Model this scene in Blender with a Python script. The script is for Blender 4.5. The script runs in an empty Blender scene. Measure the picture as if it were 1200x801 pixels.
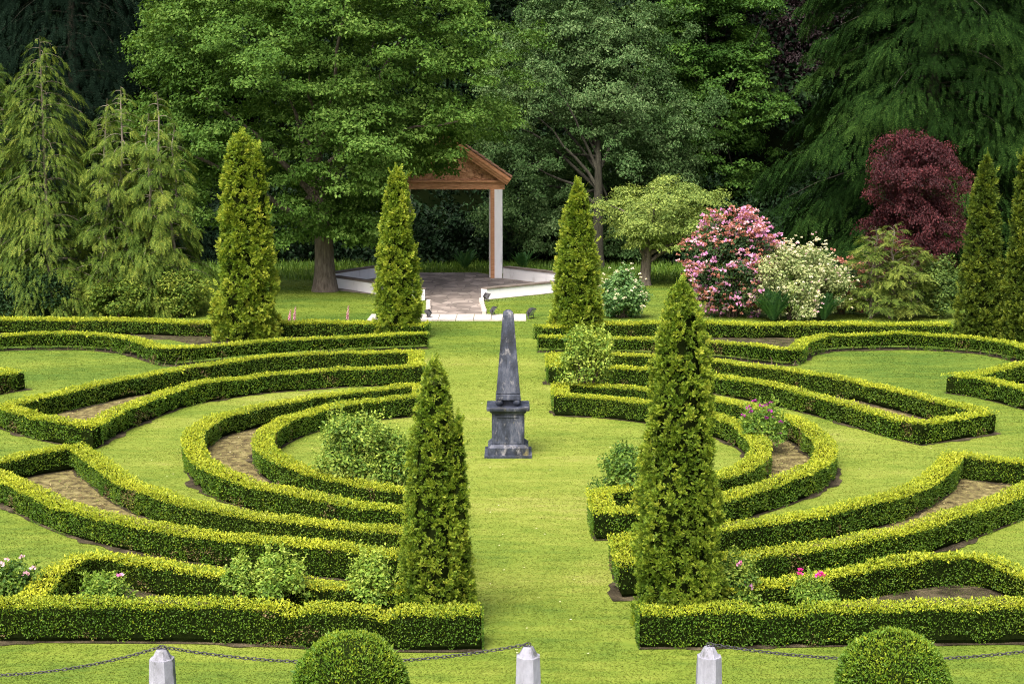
import bpy, math, random
import numpy as np
from mathutils import Vector

# ------------------------------------------------------------------ camera, sky, sun, exposure
F, HZ, CX, CY, CAMH = 1750.0, 160.0, 600.0, 400.5, 6.7      # focal length in photo pixels, horizon row, centre, eye height
PITCH = math.atan((CY - HZ) / F)
SC = bpy.context.scene
COL = SC.collection
cam_d = bpy.data.cameras.new('camera')
cam = bpy.data.objects.new('camera', cam_d)
COL.objects.link(cam)
cam.location = (0, 0, CAMH)
cam.rotation_euler = (math.radians(90) - PITCH, 0, 0)
cam_d.sensor_width = 36.0
cam_d.lens = F / 1200.0 * 36.0
cam_d.clip_start = 0.1
cam_d.clip_end = 2000
SC.camera = cam

SUN_EL, SUN_AZ = 56.0, 204.0         # azimuth clockwise from +Y: a veiled sun high behind the camera, a little left
world = bpy.data.worlds.new('World')
SC.world = world
world.use_nodes = True
wn = world.node_tree.nodes
wl = world.node_tree.links
bg = wn.get('Background') or wn.new('ShaderNodeBackground')
sky = wn.new('ShaderNodeTexSky')
sky.sky_type = 'NISHITA'
sky.sun_disc = False
sky.sun_elevation = math.radians(SUN_EL)
sky.sun_rotation = math.radians(SUN_AZ)
sky.dust_density = 9.0
sky.ozone_density = 1.0
sky.air_density = 0.6
wl.new(sky.outputs[0], bg.inputs[0])
bg.inputs[1].default_value = 0.14
sun_d = bpy.data.lights.new('sun', 'SUN')
sun_d.energy = 1.5
sun_d.angle = math.radians(28)
sun_d.color = (1.0, 0.95, 0.86)
sun = bpy.data.objects.new('sun', sun_d)
COL.objects.link(sun)
sun.rotation_euler = (math.radians(90 - SUN_EL), 0, math.radians(180 - SUN_AZ))
vs = SC.view_settings
vs.view_transform = 'Standard'
vs.look = 'None'
vs.exposure = 1.4
vs.gamma = 1.0
vs.use_curve_mapping = False
SC.cycles.max_bounces = 5
SC.cycles.diffuse_bounces = 3
SC.cycles.glossy_bounces = 2
SC.cycles.transmission_bounces = 3
SC.cycles.transparent_max_bounces = 4
SC.cycles.sample_clamp_indirect = 4.0
SC.cycles.use_denoising = True
SC.cycles.denoiser = 'OPENIMAGEDENOISE'
SC.cycles.denoising_prefilter = 'NONE'
SC.cycles.use_adaptive_sampling = False
SC.cycles.pixel_filter_type = 'BLACKMAN_HARRIS'
SC.cycles.filter_width = 1.1

rng = np.random.default_rng(11)
random.seed(5)


# ------------------------------------------------------------------ helpers
def ray(px, py):
    u, v = (px - CX) / F, -(py - CY) / F
    ca, sa = math.cos(PITCH), math.sin(PITCH)
    return np.array([u, ca + v * sa, -sa + v * ca])


def gp(px, py, z=0.0):
    """point of the level plane z that the photo shows at pixel (px, py)"""
    d = ray(px, py)
    return np.array([0, 0, CAMH]) + d * ((z - CAMH) / d[2])


def at(px, py, Y):
    """point at distance Y that the photo shows at pixel (px, py)"""
    d = ray(px, py)
    return np.array([0, 0, CAMH]) + d * (Y / d[1])


def unit(a):
    return a / np.maximum(np.linalg.norm(a, axis=-1, keepdims=True), 1e-9)


def _hash(ix, iy, iz, seed):
    h = (ix.astype(np.int64) * 374761393 + iy.astype(np.int64) * 668265263 + iz.astype(np.int64) * 2147483647 + seed * 1274126177) & 0xFFFFFFFF
    h = ((h ^ (h >> 13)) * 1274126177) & 0xFFFFFFFF
    h = h ^ (h >> 16)
    return (h & 0xFFFF) / 65535.0


def noise(p, freq, seed=0):
    """value noise in -1..1 at the points p (N,3)"""
    q = np.asarray(p, float) * freq
    i = np.floor(q)
    f = q - i
    f = f * f * (3 - 2 * f)
    out = 0
    for dx in (0, 1):
        for dy in (0, 1):
            for dz in (0, 1):
                w = (f[:, 0] if dx else 1 - f[:, 0]) * (f[:, 1] if dy else 1 - f[:, 1]) * (f[:, 2] if dz else 1 - f[:, 2])
                out = out + w * _hash(i[:, 0] + dx, i[:, 1] + dy, i[:, 2] + dz, seed)
    return out * 2 - 1


class MB:
    """collects faces (with a material slot and a shade value each) and links them as ONE mesh object"""

    def __init__(self):
        self.v, self.f, self.n = [], [], 0

    def quads(self, q, shade, slot=0, k=4):
        """q (N,k,3) separate faces"""
        q = np.asarray(q, float)
        N = len(q)
        if N == 0:
            return
        self.v.append(q.reshape(-1, 3))
        idx = (np.arange(N * k) + self.n).reshape(N, k)
        self.f.append((idx, np.broadcast_to(np.asarray(shade, float), (N,)).copy(), slot, False))
        self.n += N * k

    def mesh(self, v, faces, shade=0.5, slot=0, smooth=False):
        v = np.asarray(v, float)
        self.v.append(v)
        by = {}
        for f in faces:
            by.setdefault(len(f), []).append(f)
        for k, fs in by.items():
            a = np.asarray(fs, int) + self.n
            self.f.append((a, np.full(len(a), shade), slot, smooth))
        self.n += len(v)

    def box(self, c, s, shade=0.5, slot=0, rz=0.0, taper=1.0):
        x, y, z = s[0] / 2, s[1] / 2, s[2] / 2
        v = np.array([[-x, -y, -z], [x, -y, -z], [x, y, -z], [-x, y, -z],
                      [-x * taper, -y * taper, z], [x * taper, -y * taper, z], [x * taper, y * taper, z], [-x * taper, y * taper, z]])
        cs, sn = math.cos(rz), math.sin(rz)
        v = np.stack([v[:, 0] * cs - v[:, 1] * sn, v[:, 0] * sn + v[:, 1] * cs, v[:, 2]], 1) + np.asarray(c)
        self.mesh(v, [(0, 3, 2, 1), (4, 5, 6, 7), (0, 1, 5, 4), (1, 2, 6, 5), (2, 3, 7, 6), (3, 0, 4, 7)], shade, slot)

    def tube(self, pts, rad, seg=8, shade=0.5, slot=0, cap=True):
        pts = np.asarray(pts, float)
        rad = np.broadcast_to(np.asarray(rad, float), (len(pts),))
        t = unit(np.gradient(pts, axis=0))
        up = np.array([0, 0, 1.0]) if abs(t[0][2]) < 0.9 else np.array([1.0, 0, 0])
        vs_, fs = [], []
        for i, p in enumerate(pts):
            a = unit(np.cross(t[i], up))
            b = np.cross(t[i], a)
            for k in range(seg):
                th = 2 * math.pi * k / seg
                vs_.append(p + (a * math.cos(th) + b * math.sin(th)) * rad[i])
        for i in range(len(pts) - 1):
            for k in range(seg):
                k2 = (k + 1) % seg
                fs.append((i * seg + k, i * seg + k2, (i + 1) * seg + k2, (i + 1) * seg + k))
        if cap:
            fs.append(tuple(range(seg)))
            fs.append(tuple((len(pts) - 1) * seg + k for k in range(seg))[::-1])
        self.mesh(vs_, fs, shade, slot, True)

    def build(self, name, mats, parent=None, loc=None):
        if not isinstance(mats, (list, tuple)):
            mats = [mats]
        me = bpy.data.meshes.new(name)
        v = np.concatenate(self.v) if self.v else np.zeros((0, 3))
        if loc is not None:
            v = v - np.asarray(loc)
        me.vertices.add(len(v))
        me.vertices.foreach_set('co', v.astype(np.float32).ravel())
        tot = [np.full(len(f[0]), f[0].shape[1]) for f in self.f]
        tot = np.concatenate(tot)
        loops = np.concatenate([f[0].ravel() for f in self.f])
        start = np.concatenate([[0], np.cumsum(tot)[:-1]])
        me.loops.add(len(loops))
        me.polygons.add(len(tot))
        me.loops.foreach_set('vertex_index', loops.astype(np.int32))
        me.polygons.foreach_set('loop_start', start.astype(np.int32))
        me.polygons.foreach_set('loop_total', tot.astype(np.int32))
        me.polygons.foreach_set('material_index', np.concatenate([np.full(len(f[0]), f[2]) for f in self.f]).astype(np.int32))
        me.polygons.foreach_set('use_smooth', np.concatenate([np.full(len(f[0]), f[3]) for f in self.f]).astype(bool))
        at_ = me.attributes.new('shade', 'FLOAT', 'FACE')
        at_.data.foreach_set('value', np.concatenate([f[1] for f in self.f]).astype(np.float32))
        for m in mats:
            me.materials.append(m)
        me.update()
        me.validate()
        o = bpy.data.objects.new(name, me)
        COL.objects.link(o)
        if loc is not None:
            o.location = loc
        if parent is not None:
            o.parent = parent
            if loc is None:
                o.matrix_parent_inverse.identity()
                o.location = (0, 0, 0) if parent.parent else (-parent.location[0], -parent.location[1], -parent.location[2])
            else:
                o.location = np.asarray(loc) - np.array(parent.location)
        return o


def tag(o, label=None, cat=None, group=None, kind=None):
    if label: o['label'] = label
    if cat: o['category'] = cat
    if group: o['group'] = group
    if kind: o['kind'] = kind
    return o


def empty(name, loc, label, cat, group=None):
    o = bpy.data.objects.new(name, None)
    COL.objects.link(o)
    o.location = loc
    o.empty_display_size = 0.3
    return tag(o, label, cat, group)


# ------------------------------------------------------------------ materials
def new_mat(name):
    m = bpy.data.materials.new(name)
    m.use_nodes = True
    nt = m.node_tree
    return m, nt, nt.nodes['Principled BSDF']


def ramp(nt, stops):
    r = nt.nodes.new('ShaderNodeValToRGB')
    e = r.color_ramp.elements
    while len(e) > 1:
        e.remove(e[-1])
    e[0].position, e[0].color = stops[0][0], (*stops[0][1], 1)
    for p, c in stops[1:]:
        k = e.new(p)
        k.color = (*c, 1)
    return r


def tex_noise(nt, scale, detail=4.0, rough=0.6, coord='Object', stretch=None):
    tc = nt.nodes.new('ShaderNodeTexCoord')
    n = nt.nodes.new('ShaderNodeTexNoise')
    n.inputs['Scale'].default_value = scale
    n.inputs['Detail'].default_value = detail
    n.inputs['Roughness'].default_value = rough
    if stretch:
        mp = nt.nodes.new('ShaderNodeMapping')
        mp.inputs['Scale'].default_value = stretch
        nt.links.new(tc.outputs[coord], mp.inputs[0])
        nt.links.new(mp.outputs[0], n.inputs['Vector'])
    else:
        nt.links.new(tc.outputs[coord], n.inputs['Vector'])
    return n


def leaf_mat(name, stops, trans=0.25, rough=0.5, spec=0.3, patch=0.0, pscale=0.5, patch_col=(0.2, 0.2, 0.03)):
    """leaf colour picked by the leaf's own age value; a little light passes through the blade"""
    m, nt, b = new_mat(name)
    a = nt.nodes.new('ShaderNodeAttribute')
    a.attribute_name = 'shade'
    r = ramp(nt, stops)
    nt.links.new(a.outputs['Fac'], r.inputs[0])
    col = r.outputs[0]
    if patch > 0:
        n = tex_noise(nt, pscale, 3.0)
        mr = nt.nodes.new('ShaderNodeMapRange')
        mr.inputs[1].default_value, mr.inputs[2].default_value = 0.4, 0.7
        mr.inputs[3].default_value, mr.inputs[4].default_value = 0.0, patch
        nt.links.new(n.outputs[0], mr.inputs[0])
        mx = nt.nodes.new('ShaderNodeMix')
        mx.data_type = 'RGBA'
        nt.links.new(mr.outputs[0], mx.inputs[0])
        nt.links.new(col, mx.inputs[6])
        mx.inputs[7].default_value = (*patch_col, 1)
        col = mx.outputs[2]
    nt.links.new(col, b.inputs['Base Color'])
    b.inputs['Roughness'].default_value = rough
    b.inputs['Specular IOR Level'].default_value = spec
    if trans > 0:
        t = nt.nodes.new('ShaderNodeBsdfTranslucent')
        g = nt.nodes.new('ShaderNodeMix')
        g.data_type = 'RGBA'
        g.blend_type = 'MULTIPLY'
        g.inputs[0].default_value = 1.0
        nt.links.new(col, g.inputs[6])
        g.inputs[7].default_value = (1.25, 1.2, 0.6, 1)
        nt.links.new(g.outputs[2], t.inputs[0])
        ms = nt.nodes.new('ShaderNodeMixShader')
        ms.inputs[0].default_value = trans
        out = nt.nodes['Material Output']
        nt.links.new(b.outputs[0], ms.inputs[1])
        nt.links.new(t.outputs[0], ms.inputs[2])
        nt.links.new(ms.outputs[0], out.inputs[0])
    return m


def surf_mat(name, stops, scale=3.0, detail=6.0, rough=0.8, bump=0.3, stretch=None, spec=0.3, bscale=None, coord='Object'):
    m, nt, b = new_mat(name)
    n = tex_noise(nt, scale, detail, 0.65, coord, stretch)
    r = ramp(nt, stops)
    nt.links.new(n.outputs[0], r.inputs[0])
    nt.links.new(r.outputs[0], b.inputs['Base Color'])
    b.inputs['Roughness'].default_value = rough
    b.inputs['Specular IOR Level'].default_value = spec
    if bump > 0:
        n2 = tex_noise(nt, bscale or scale * 4, 6.0, 0.7, coord, stretch)
        bp = nt.nodes.new('ShaderNodeBump')
        bp.inputs['Strength'].default_value = bump
        bp.inputs['Distance'].default_value = 0.03
        nt.links.new(n2.outputs[0], bp.inputs['Height'])
        nt.links.new(bp.outputs[0], b.inputs['Normal'])
    return m


M = {}
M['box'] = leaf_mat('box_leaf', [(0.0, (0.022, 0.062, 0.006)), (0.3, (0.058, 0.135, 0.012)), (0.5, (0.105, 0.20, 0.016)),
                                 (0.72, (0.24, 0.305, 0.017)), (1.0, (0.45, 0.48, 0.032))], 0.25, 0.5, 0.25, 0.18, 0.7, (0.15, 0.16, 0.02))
M['box_dead'] = leaf_mat('dry_box_leaf', [(0.0, (0.06, 0.045, 0.018)), (0.5, (0.16, 0.12, 0.05)), (1.0, (0.30, 0.24, 0.12))], 0.15)
M['dead_leaf'] = leaf_mat('fallen_leaf', [(0.0, (0.05, 0.035, 0.016)), (0.5, (0.16, 0.12, 0.055)), (0.85, (0.30, 0.25, 0.13)), (1.0, (0.12, 0.17, 0.03))], 0.0, .8, .1)
M['box_core'] = surf_mat('box_inner_twigs', [(0.3, (0.004, 0.008, 0.002)), (0.7, (0.012, 0.018, 0.004))], 25.0, spec=0.0)
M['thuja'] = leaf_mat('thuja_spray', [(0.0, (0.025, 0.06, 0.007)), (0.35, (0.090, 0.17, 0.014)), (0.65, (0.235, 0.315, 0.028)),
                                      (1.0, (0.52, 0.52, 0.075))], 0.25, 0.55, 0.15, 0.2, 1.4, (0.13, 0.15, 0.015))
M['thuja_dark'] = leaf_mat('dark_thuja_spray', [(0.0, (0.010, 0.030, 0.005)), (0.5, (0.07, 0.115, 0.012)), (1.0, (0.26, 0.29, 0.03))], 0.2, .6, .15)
M['core'] = surf_mat('inner_shade_twigs', [(0.3, (0.004, 0.008, 0.002)), (0.7, (0.012, 0.017, 0.004))], 8.0, spec=0.0)
M['bark'] = surf_mat('grey_brown_bark', [(0.3, (0.05, 0.04, 0.03)), (0.55, (0.13, 0.11, 0.085)), (0.75, (0.20, 0.18, 0.14))], 2.0, 8, 0.9, 0.8, (6, 6, 1))
M['bark_dark'] = surf_mat('dark_mossy_bark', [(0.3, (0.015, 0.014, 0.010)), (0.7, (0.05, 0.05, 0.035))], 2.0, 8, 0.95, 0.6, (5, 5, 1))
M['bark_pale'] = surf_mat('pale_dead_bark', [(0.3, (0.10, 0.085, 0.065)), (0.7, (0.26, 0.23, 0.18))], 3.0, 8, 0.9, 0.6, (5, 5, 1))
M['stem'] = surf_mat('thin_woody_stem', [(0.3, (0.05, 0.04, 0.025)), (0.7, (0.14, 0.11, 0.07))], 9.0)
M['oak'] = leaf_mat('oak_leaf', [(0.0, (0.020, 0.055, 0.008)), (0.5, (0.066, 0.140, 0.022)), (1.0, (0.18, 0.285, 0.062))], 0.3, 0.6, 0.08)
M['grey_tree'] = leaf_mat('grey_green_leaf', [(0.0, (0.018, 0.048, 0.012)), (0.5, (0.055, 0.112, 0.034)), (1.0, (0.18, 0.265, 0.11))], 0.25, 0.65, 0.08)
M['beech'] = leaf_mat('fresh_green_leaf', [(0.0, (0.014, 0.05, 0.007)), (0.5, (0.045, 0.115, 0.016)), (1.0, (0.12, 0.23, 0.035))], 0.3, .55, .15)
M['copper'] = leaf_mat('copper_beech_leaf', [(0.0, (0.010, 0.006, 0.008)), (1.0, (0.035, 0.018, 0.022))], 0.1)
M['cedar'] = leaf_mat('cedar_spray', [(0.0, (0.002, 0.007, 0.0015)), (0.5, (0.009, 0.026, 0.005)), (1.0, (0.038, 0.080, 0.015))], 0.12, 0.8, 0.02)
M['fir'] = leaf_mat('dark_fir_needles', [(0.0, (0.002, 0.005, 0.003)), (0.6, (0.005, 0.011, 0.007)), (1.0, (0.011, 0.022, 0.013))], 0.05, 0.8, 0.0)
M['cypress'] = leaf_mat('olive_cypress_spray', [(0.0, (0.016, 0.045, 0.006)), (0.5, (0.074, 0.128, 0.016)), (1.0, (0.25, 0.295, 0.045))], 0.2, .6, .1)
M['apple'] = leaf_mat('apple_leaf', [(0.0, (0.035, 0.08, 0.018)), (0.5, (0.13, 0.20, 0.042)), (1.0, (0.34, 0.42, 0.10))], 0.3, .55, .15)
M['plum'] = leaf_mat('purple_leaf', [(0.0, (0.010, 0.004, 0.006)), (0.5, (0.046, 0.010, 0.013)), (1.0, (0.155, 0.034, 0.038))], 0.2, 0.6, 0.2)
M['rose'] = leaf_mat('rose_leaf', [(0.0, (0.016, 0.06, 0.012)), (0.5, (0.105, 0.195, 0.024)), (1.0, (0.36, 0.45, 0.075))], 0.3, 0.5, 0.2)
M['rose_lime'] = leaf_mat('young_rose_leaf', [(0.0, (0.04, 0.10, 0.012)), (0.5, (0.14, 0.25, 0.030)), (1.0, (0.38, 0.47, 0.08))], 0.3, 0.5, 0.2)
M['rhodo'] = leaf_mat('rhododendron_leaf', [(0.0, (0.012, 0.035, 0.012)), (0.6, (0.03, 0.07, 0.025)), (1.0, (0.09, 0.15, 0.045))], 0.15, 0.45, 0.2)
M['pale_shrub'] = leaf_mat('pale_variegated_leaf', [(0.0, (0.05, 0.10, 0.03)), (0.5, (0.20, 0.27, 0.09)), (1.0, (0.50, 0.52, 0.25))], 0.25)
M['viburnum'] = leaf_mat('viburnum_leaf', [(0.0, (0.016, 0.06, 0.016)), (0.5, (0.055, 0.15, 0.04)), (1.0, (0.16, 0.28, 0.08))], 0.25)
M['fern'] = leaf_mat('fern_frond', [(0.0, (0.018, 0.065, 0.02)), (0.5, (0.055, 0.15, 0.045)), (1.0, (0.15, 0.28, 0.09))], 0.3, .6, .15)
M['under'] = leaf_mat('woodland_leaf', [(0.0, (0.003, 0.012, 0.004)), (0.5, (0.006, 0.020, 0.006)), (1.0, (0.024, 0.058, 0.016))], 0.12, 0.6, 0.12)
M['gold'] = leaf_mat('golden_conifer_spray', [(0.0, (0.022, 0.05, 0.009)), (0.5, (0.085, 0.135, 0.022)), (1.0, (0.27, 0.32, 0.06))], 0.2, .6, .1)


def petal(name, a, b):
    return leaf_mat(name, [(0.0, a), (1.0, b)], 0.25, 0.6, 0.2)


M['pink'] = petal('pink_petal', (0.55, 0.14, 0.34), (0.85, 0.45, 0.68))
M['salmon'] = petal('salmon_petal', (0.25, 0.085, 0.065), (0.50, 0.24, 0.18))
M['lilac'] = petal('lilac_pink_petal', (0.46, 0.17, 0.40), (0.74, 0.42, 0.66))
M['magenta'] = petal('magenta_petal', (0.55, 0.02, 0.22), (0.85, 0.08, 0.42))
M['mauve'] = petal('purple_petal', (0.22, 0.02, 0.20), (0.42, 0.06, 0.38))
M['white_petal'] = petal('cream_petal', (0.55, 0.52, 0.36), (0.82, 0.80, 0.62))
M['pale_pink'] = petal('pale_pink_petal', (0.60, 0.34, 0.46), (0.85, 0.62, 0.70))

# lawn: the same broad patches of fresh and tired grass, and one painted vignette, on the ground and on its blades
LAWN = [(0.22, (0.060, 0.112, 0.014)), (0.45, (0.122, 0.172, 0.021)), (0.62, (0.175, 0.215, 0.033)), (0.84, (0.245, 0.245, 0.07))]


def lawn_mat(name, blade):
    m, nt, b = new_mat(name)
    big = tex_noise(nt, 0.22, 5.0, 0.62, 'Object', (0.6, 1.6, 1))
    fine = tex_noise(nt, 2.6, 6.0, 0.7, 'Object', (0.5, 1.6, 1))
    ad = nt.nodes.new('ShaderNodeMath')
    ad.operation = 'MULTIPLY_ADD'
    nt.links.new(fine.outputs[0], ad.inputs[0])
    ad.inputs[1].default_value = 0.72
    sb = nt.nodes.new('ShaderNodeMath')
    sb.operation = 'MULTIPLY_ADD'
    nt.links.new(big.outputs[0], sb.inputs[0])
    sb.inputs[1].default_value = 0.9
    sb.inputs[2].default_value = -0.31
    nt.links.new(sb.outputs[0], ad.inputs[2])
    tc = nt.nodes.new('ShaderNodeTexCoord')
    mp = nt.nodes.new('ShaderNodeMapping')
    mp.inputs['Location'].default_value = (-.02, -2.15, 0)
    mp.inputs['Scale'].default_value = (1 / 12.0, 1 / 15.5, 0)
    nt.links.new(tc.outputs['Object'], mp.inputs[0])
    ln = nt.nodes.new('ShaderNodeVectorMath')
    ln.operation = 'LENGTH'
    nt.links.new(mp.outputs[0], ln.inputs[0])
    vignette = nt.nodes.new('ShaderNodeMapRange')
    vignette.interpolation_type = 'SMOOTHSTEP'
    vignette.inputs[1].default_value, vignette.inputs[2].default_value = 0.45, 1.2
    vignette.inputs[3].default_value, vignette.inputs[4].default_value = 0.05, -0.15  # vignette painted into the lawn colour: lighter centre, darker outer and near grass
    nt.links.new(ln.outputs['Value'], vignette.inputs[0])
    vignette_sum = nt.nodes.new('ShaderNodeMath')
    nt.links.new(ad.outputs[0], vignette_sum.inputs[0])
    nt.links.new(vignette.outputs[0], vignette_sum.inputs[1])
    fac = vignette_sum.outputs[0]
    if blade:
        a = nt.nodes.new('ShaderNodeAttribute')
        a.attribute_name = 'shade'
        a2 = nt.nodes.new('ShaderNodeMath')
        a2.operation = 'MULTIPLY_ADD'
        nt.links.new(a.outputs['Fac'], a2.inputs[0])
        a2.inputs[1].default_value = 0.10
        sub = nt.nodes.new('ShaderNodeMath')
        sub.operation = 'SUBTRACT'
        nt.links.new(fac, sub.inputs[0])
        sub.inputs[1].default_value = 0.0
        nt.links.new(sub.outputs[0], a2.inputs[2])
        fac = a2.outputs[0]
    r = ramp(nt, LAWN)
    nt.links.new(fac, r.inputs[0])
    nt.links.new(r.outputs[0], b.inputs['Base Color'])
    b.inputs['Roughness'].default_value = 0.7
    b.inputs['Specular IOR Level'].default_value = 0.15
    if blade:
        t = nt.nodes.new('ShaderNodeBsdfTranslucent')
        nt.links.new(r.outputs[0], t.inputs[0])
        ms = nt.nodes.new('ShaderNodeMixShader')
        ms.inputs[0].default_value = 0.45
        nt.links.new(b.outputs[0], ms.inputs[1])
        nt.links.new(t.outputs[0], ms.inputs[2])
        nt.links.new(ms.outputs[0], nt.nodes['Material Output'].inputs[0])
    return m


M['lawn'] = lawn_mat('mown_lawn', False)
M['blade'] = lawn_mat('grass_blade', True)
M['meadow'] = leaf_mat('long_grass_blade', [(0.0, (0.04, 0.10, 0.012)), (1.0, (0.14, 0.24, 0.03))], 0.3)
M['soil'] = surf_mat('dry_bed_soil', [(0.34, (0.035, 0.028, 0.014)), (0.48, (0.12, 0.10, 0.045)), (0.56, (0.17, 0.15, 0.06)), (0.68, (0.25, 0.22, 0.11))], 5.0, 12, 0.95, 1.0, None, 0.1, 26)
M['soil_dark'] = surf_mat('damp_bed_soil', [(0.35, (0.018, 0.015, 0.009)), (0.52, (0.05, 0.042, 0.026)), (0.7, (0.12, 0.10, 0.06))], 3.0, 9, 0.95, 0.9, None, 0.1, 25)
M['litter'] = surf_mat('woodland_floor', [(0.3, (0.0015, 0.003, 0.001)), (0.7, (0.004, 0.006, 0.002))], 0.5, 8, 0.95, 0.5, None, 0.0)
M['iron'] = surf_mat('black_iron', [(0.3, (0.012, 0.012, 0.014)), (0.7, (0.04, 0.04, 0.045))], 12, 4, 0.5, 0.2, None, 0.5)
M['bollard'] = surf_mat('white_painted_stone', [(0.34, (0.07, 0.075, 0.07)), (0.44, (0.20, 0.205, 0.245)), (0.6, (0.28, 0.29, 0.35)), (0.78, (0.40, 0.41, 0.46))], 3.5, 9, 0.7, 0.25, (1, 1, .5))
M['white_wall'] = surf_mat('white_painted_block', [(0.25, (0.50, 0.50, 0.50)), (0.42, (0.76, 0.77, 0.79)), (0.8, (0.86, 0.86, 0.87))], 1.4, 9, 0.75, 0.3, (1, 1, .6))
M['coping'] = surf_mat('dark_stone_coping', [(0.3, (0.09, 0.075, 0.06)), (0.7, (0.20, 0.17, 0.15))], 2.5, 8, 0.85, 0.4)
M['timber'] = surf_mat('reddish_stained_timber', [(0.3, (0.32, 0.14, 0.06)), (0.5, (0.48, 0.235, 0.115)), (0.75, (0.60, 0.33, 0.18))], 3.0, 8, 0.65, 0.3, (1, 1, 5))
M['carved'] = surf_mat('carved_timber', [(0.34, (0.22, 0.105, 0.055)), (0.5, (0.43, 0.22, 0.115)), (0.66, (0.58, 0.33, 0.19))], 6.0, 5, 0.7, 0.8)
M['timber_dark'] = surf_mat('dark_stained_timber', [(0.3, (0.10, 0.038, 0.018)), (0.7, (0.20, 0.08, 0.035))], 4.0, 8, 0.7, 0.3)
M['tile'] = surf_mat('brown_roof_shingle', [(0.3, (0.14, 0.07, 0.04)), (0.7, (0.30, 0.16, 0.09))], 6.0, 8, 0.8, 0.5)
M['path'] = surf_mat('pale_flagstone', [(0.3, (0.30, 0.27, 0.24)), (0.7, (0.50, 0.46, 0.42))], 1.2, 8, 0.8, 0.2)
M['glass'] = surf_mat('floodlight_glass', [(0.3, (0.30, 0.33, 0.36)), (0.7, (0.5, 0.53, 0.56))], 3, 2, 0.15, 0.0, None, 0.6)


def obelisk_mat():
    m, nt, b = new_mat('weathered_slate')
    n1 = tex_noise(nt, 2.2, 9.0, 0.7, 'Object', (1.6, 1.6, 0.6))
    r = ramp(nt, [(0.36, (0.006, 0.009, 0.015)), (0.47, (0.018, 0.024, 0.040)), (0.55, (0.044, 0.053, 0.080)), (0.63, (0.095, 0.102, 0.130)), (0.70, (0.28, 0.27, 0.29))])
    nt.links.new(n1.outputs[0], r.inputs[0])
    n2 = tex_noise(nt, 3.1, 7.0, 0.7)
    l = ramp(nt, [(0.60, (0, 0, 0)), (0.70, (1, 1, 1))])
    nt.links.new(n2.outputs[0], l.inputs[0])
    mx = nt.nodes.new('ShaderNodeMix')
    mx.data_type = 'RGBA'
    nt.links.new(l.outputs[0], mx.inputs[0])
    nt.links.new(r.outputs[0], mx.inputs[6])
    mx.inputs[7].default_value = (0.13, 0.115, 0.05, 1)
    n5 = tex_noise(nt, 5.5, 10.0, 0.75, 'Object', (1, 1, .55))
    st = ramp(nt, [(0.56, (0, 0, 0)), (0.66, (.75, .75, .75))])
    nt.links.new(n5.outputs[0], st.inputs[0])
    m5 = nt.nodes.new('ShaderNodeMix')
    m5.data_type = 'RGBA'
    nt.links.new(st.outputs[0], m5.inputs[0])
    nt.links.new(mx.outputs[2], m5.inputs[6])
    m5.inputs[7].default_value = (0.25, 0.245, 0.25, 1)
    nt.links.new(m5.outputs[2], b.inputs['Base Color'])
    b.inputs['Roughness'].default_value = 0.6
    b.inputs['Specular IOR Level'].default_value = 0.4
    n3 = tex_noise(nt, 16, 8, 0.7)
    bp = nt.nodes.new('ShaderNodeBump')
    bp.inputs['Strength'].default_value = 0.4
    bp.inputs['Distance'].default_value = 0.02
    nt.links.new(n3.outputs[0], bp.inputs['Height'])
    nt.links.new(bp.outputs[0], b.inputs['Normal'])
    return m


M['slate'] = obelisk_mat()


def paving_mat():
    m, nt, b = new_mat('crazy_paving')
    tc = nt.nodes.new('ShaderNodeTexCoord')
    mp = nt.nodes.new('ShaderNodeMapping')
    mp.inputs['Scale'].default_value = (1.5, 1.0, 1)
    v = nt.nodes.new('ShaderNodeTexVoronoi')
    v.inputs['Scale'].default_value = 1.3
    ve = nt.nodes.new('ShaderNodeTexVoronoi')
    ve.feature = 'DISTANCE_TO_EDGE'
    ve.inputs['Scale'].default_value = 1.3
    nt.links.new(tc.outputs['Object'], mp.inputs[0])
    nt.links.new(mp.outputs[0], v.inputs['Vector'])
    nt.links.new(mp.outputs[0], ve.inputs['Vector'])
    sep = nt.nodes.new('ShaderNodeSeparateColor')
    nt.links.new(v.outputs['Color'], sep.inputs[0])
    r = ramp(nt, [(0.0, (0.12, 0.102, 0.090)), (0.5, (0.20, 0.17, 0.15)), (1.0, (0.31, 0.27, 0.24))])
    nt.links.new(sep.outputs[0], r.inputs[0])
    e = ramp(nt, [(0.0, (0.35, 0.35, 0.35)), (0.05, (1, 1, 1))])
    nt.links.new(ve.outputs['Distance'], e.inputs[0])
    n = tex_noise(nt, 1.5, 8)
    r2 = ramp(nt, [(0.3, (0.7, 0.7, 0.7)), (0.7, (1.2, 1.2, 1.2))])
    nt.links.new(n.outputs[0], r2.inputs[0])
    mu = nt.nodes.new('ShaderNodeMix'); mu.data_type = 'RGBA'; mu.blend_type = 'MULTIPLY'; mu.inputs[0].default_value = 1
    nt.links.new(r.outputs[0], mu.inputs[6]); nt.links.new(e.outputs[0], mu.inputs[7])
    m2 = nt.nodes.new('ShaderNodeMix'); m2.data_type = 'RGBA'; m2.blend_type = 'MULTIPLY'; m2.inputs[0].default_value = 1
    nt.links.new(mu.outputs[2], m2.inputs[6]); nt.links.new(r2.outputs[0], m2.inputs[7])
    nt.links.new(m2.outputs[2], b.inputs['Base Color'])
    b.inputs['Roughness'].default_value = 0.75
    return m


M['paving'] = paving_mat()


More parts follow.
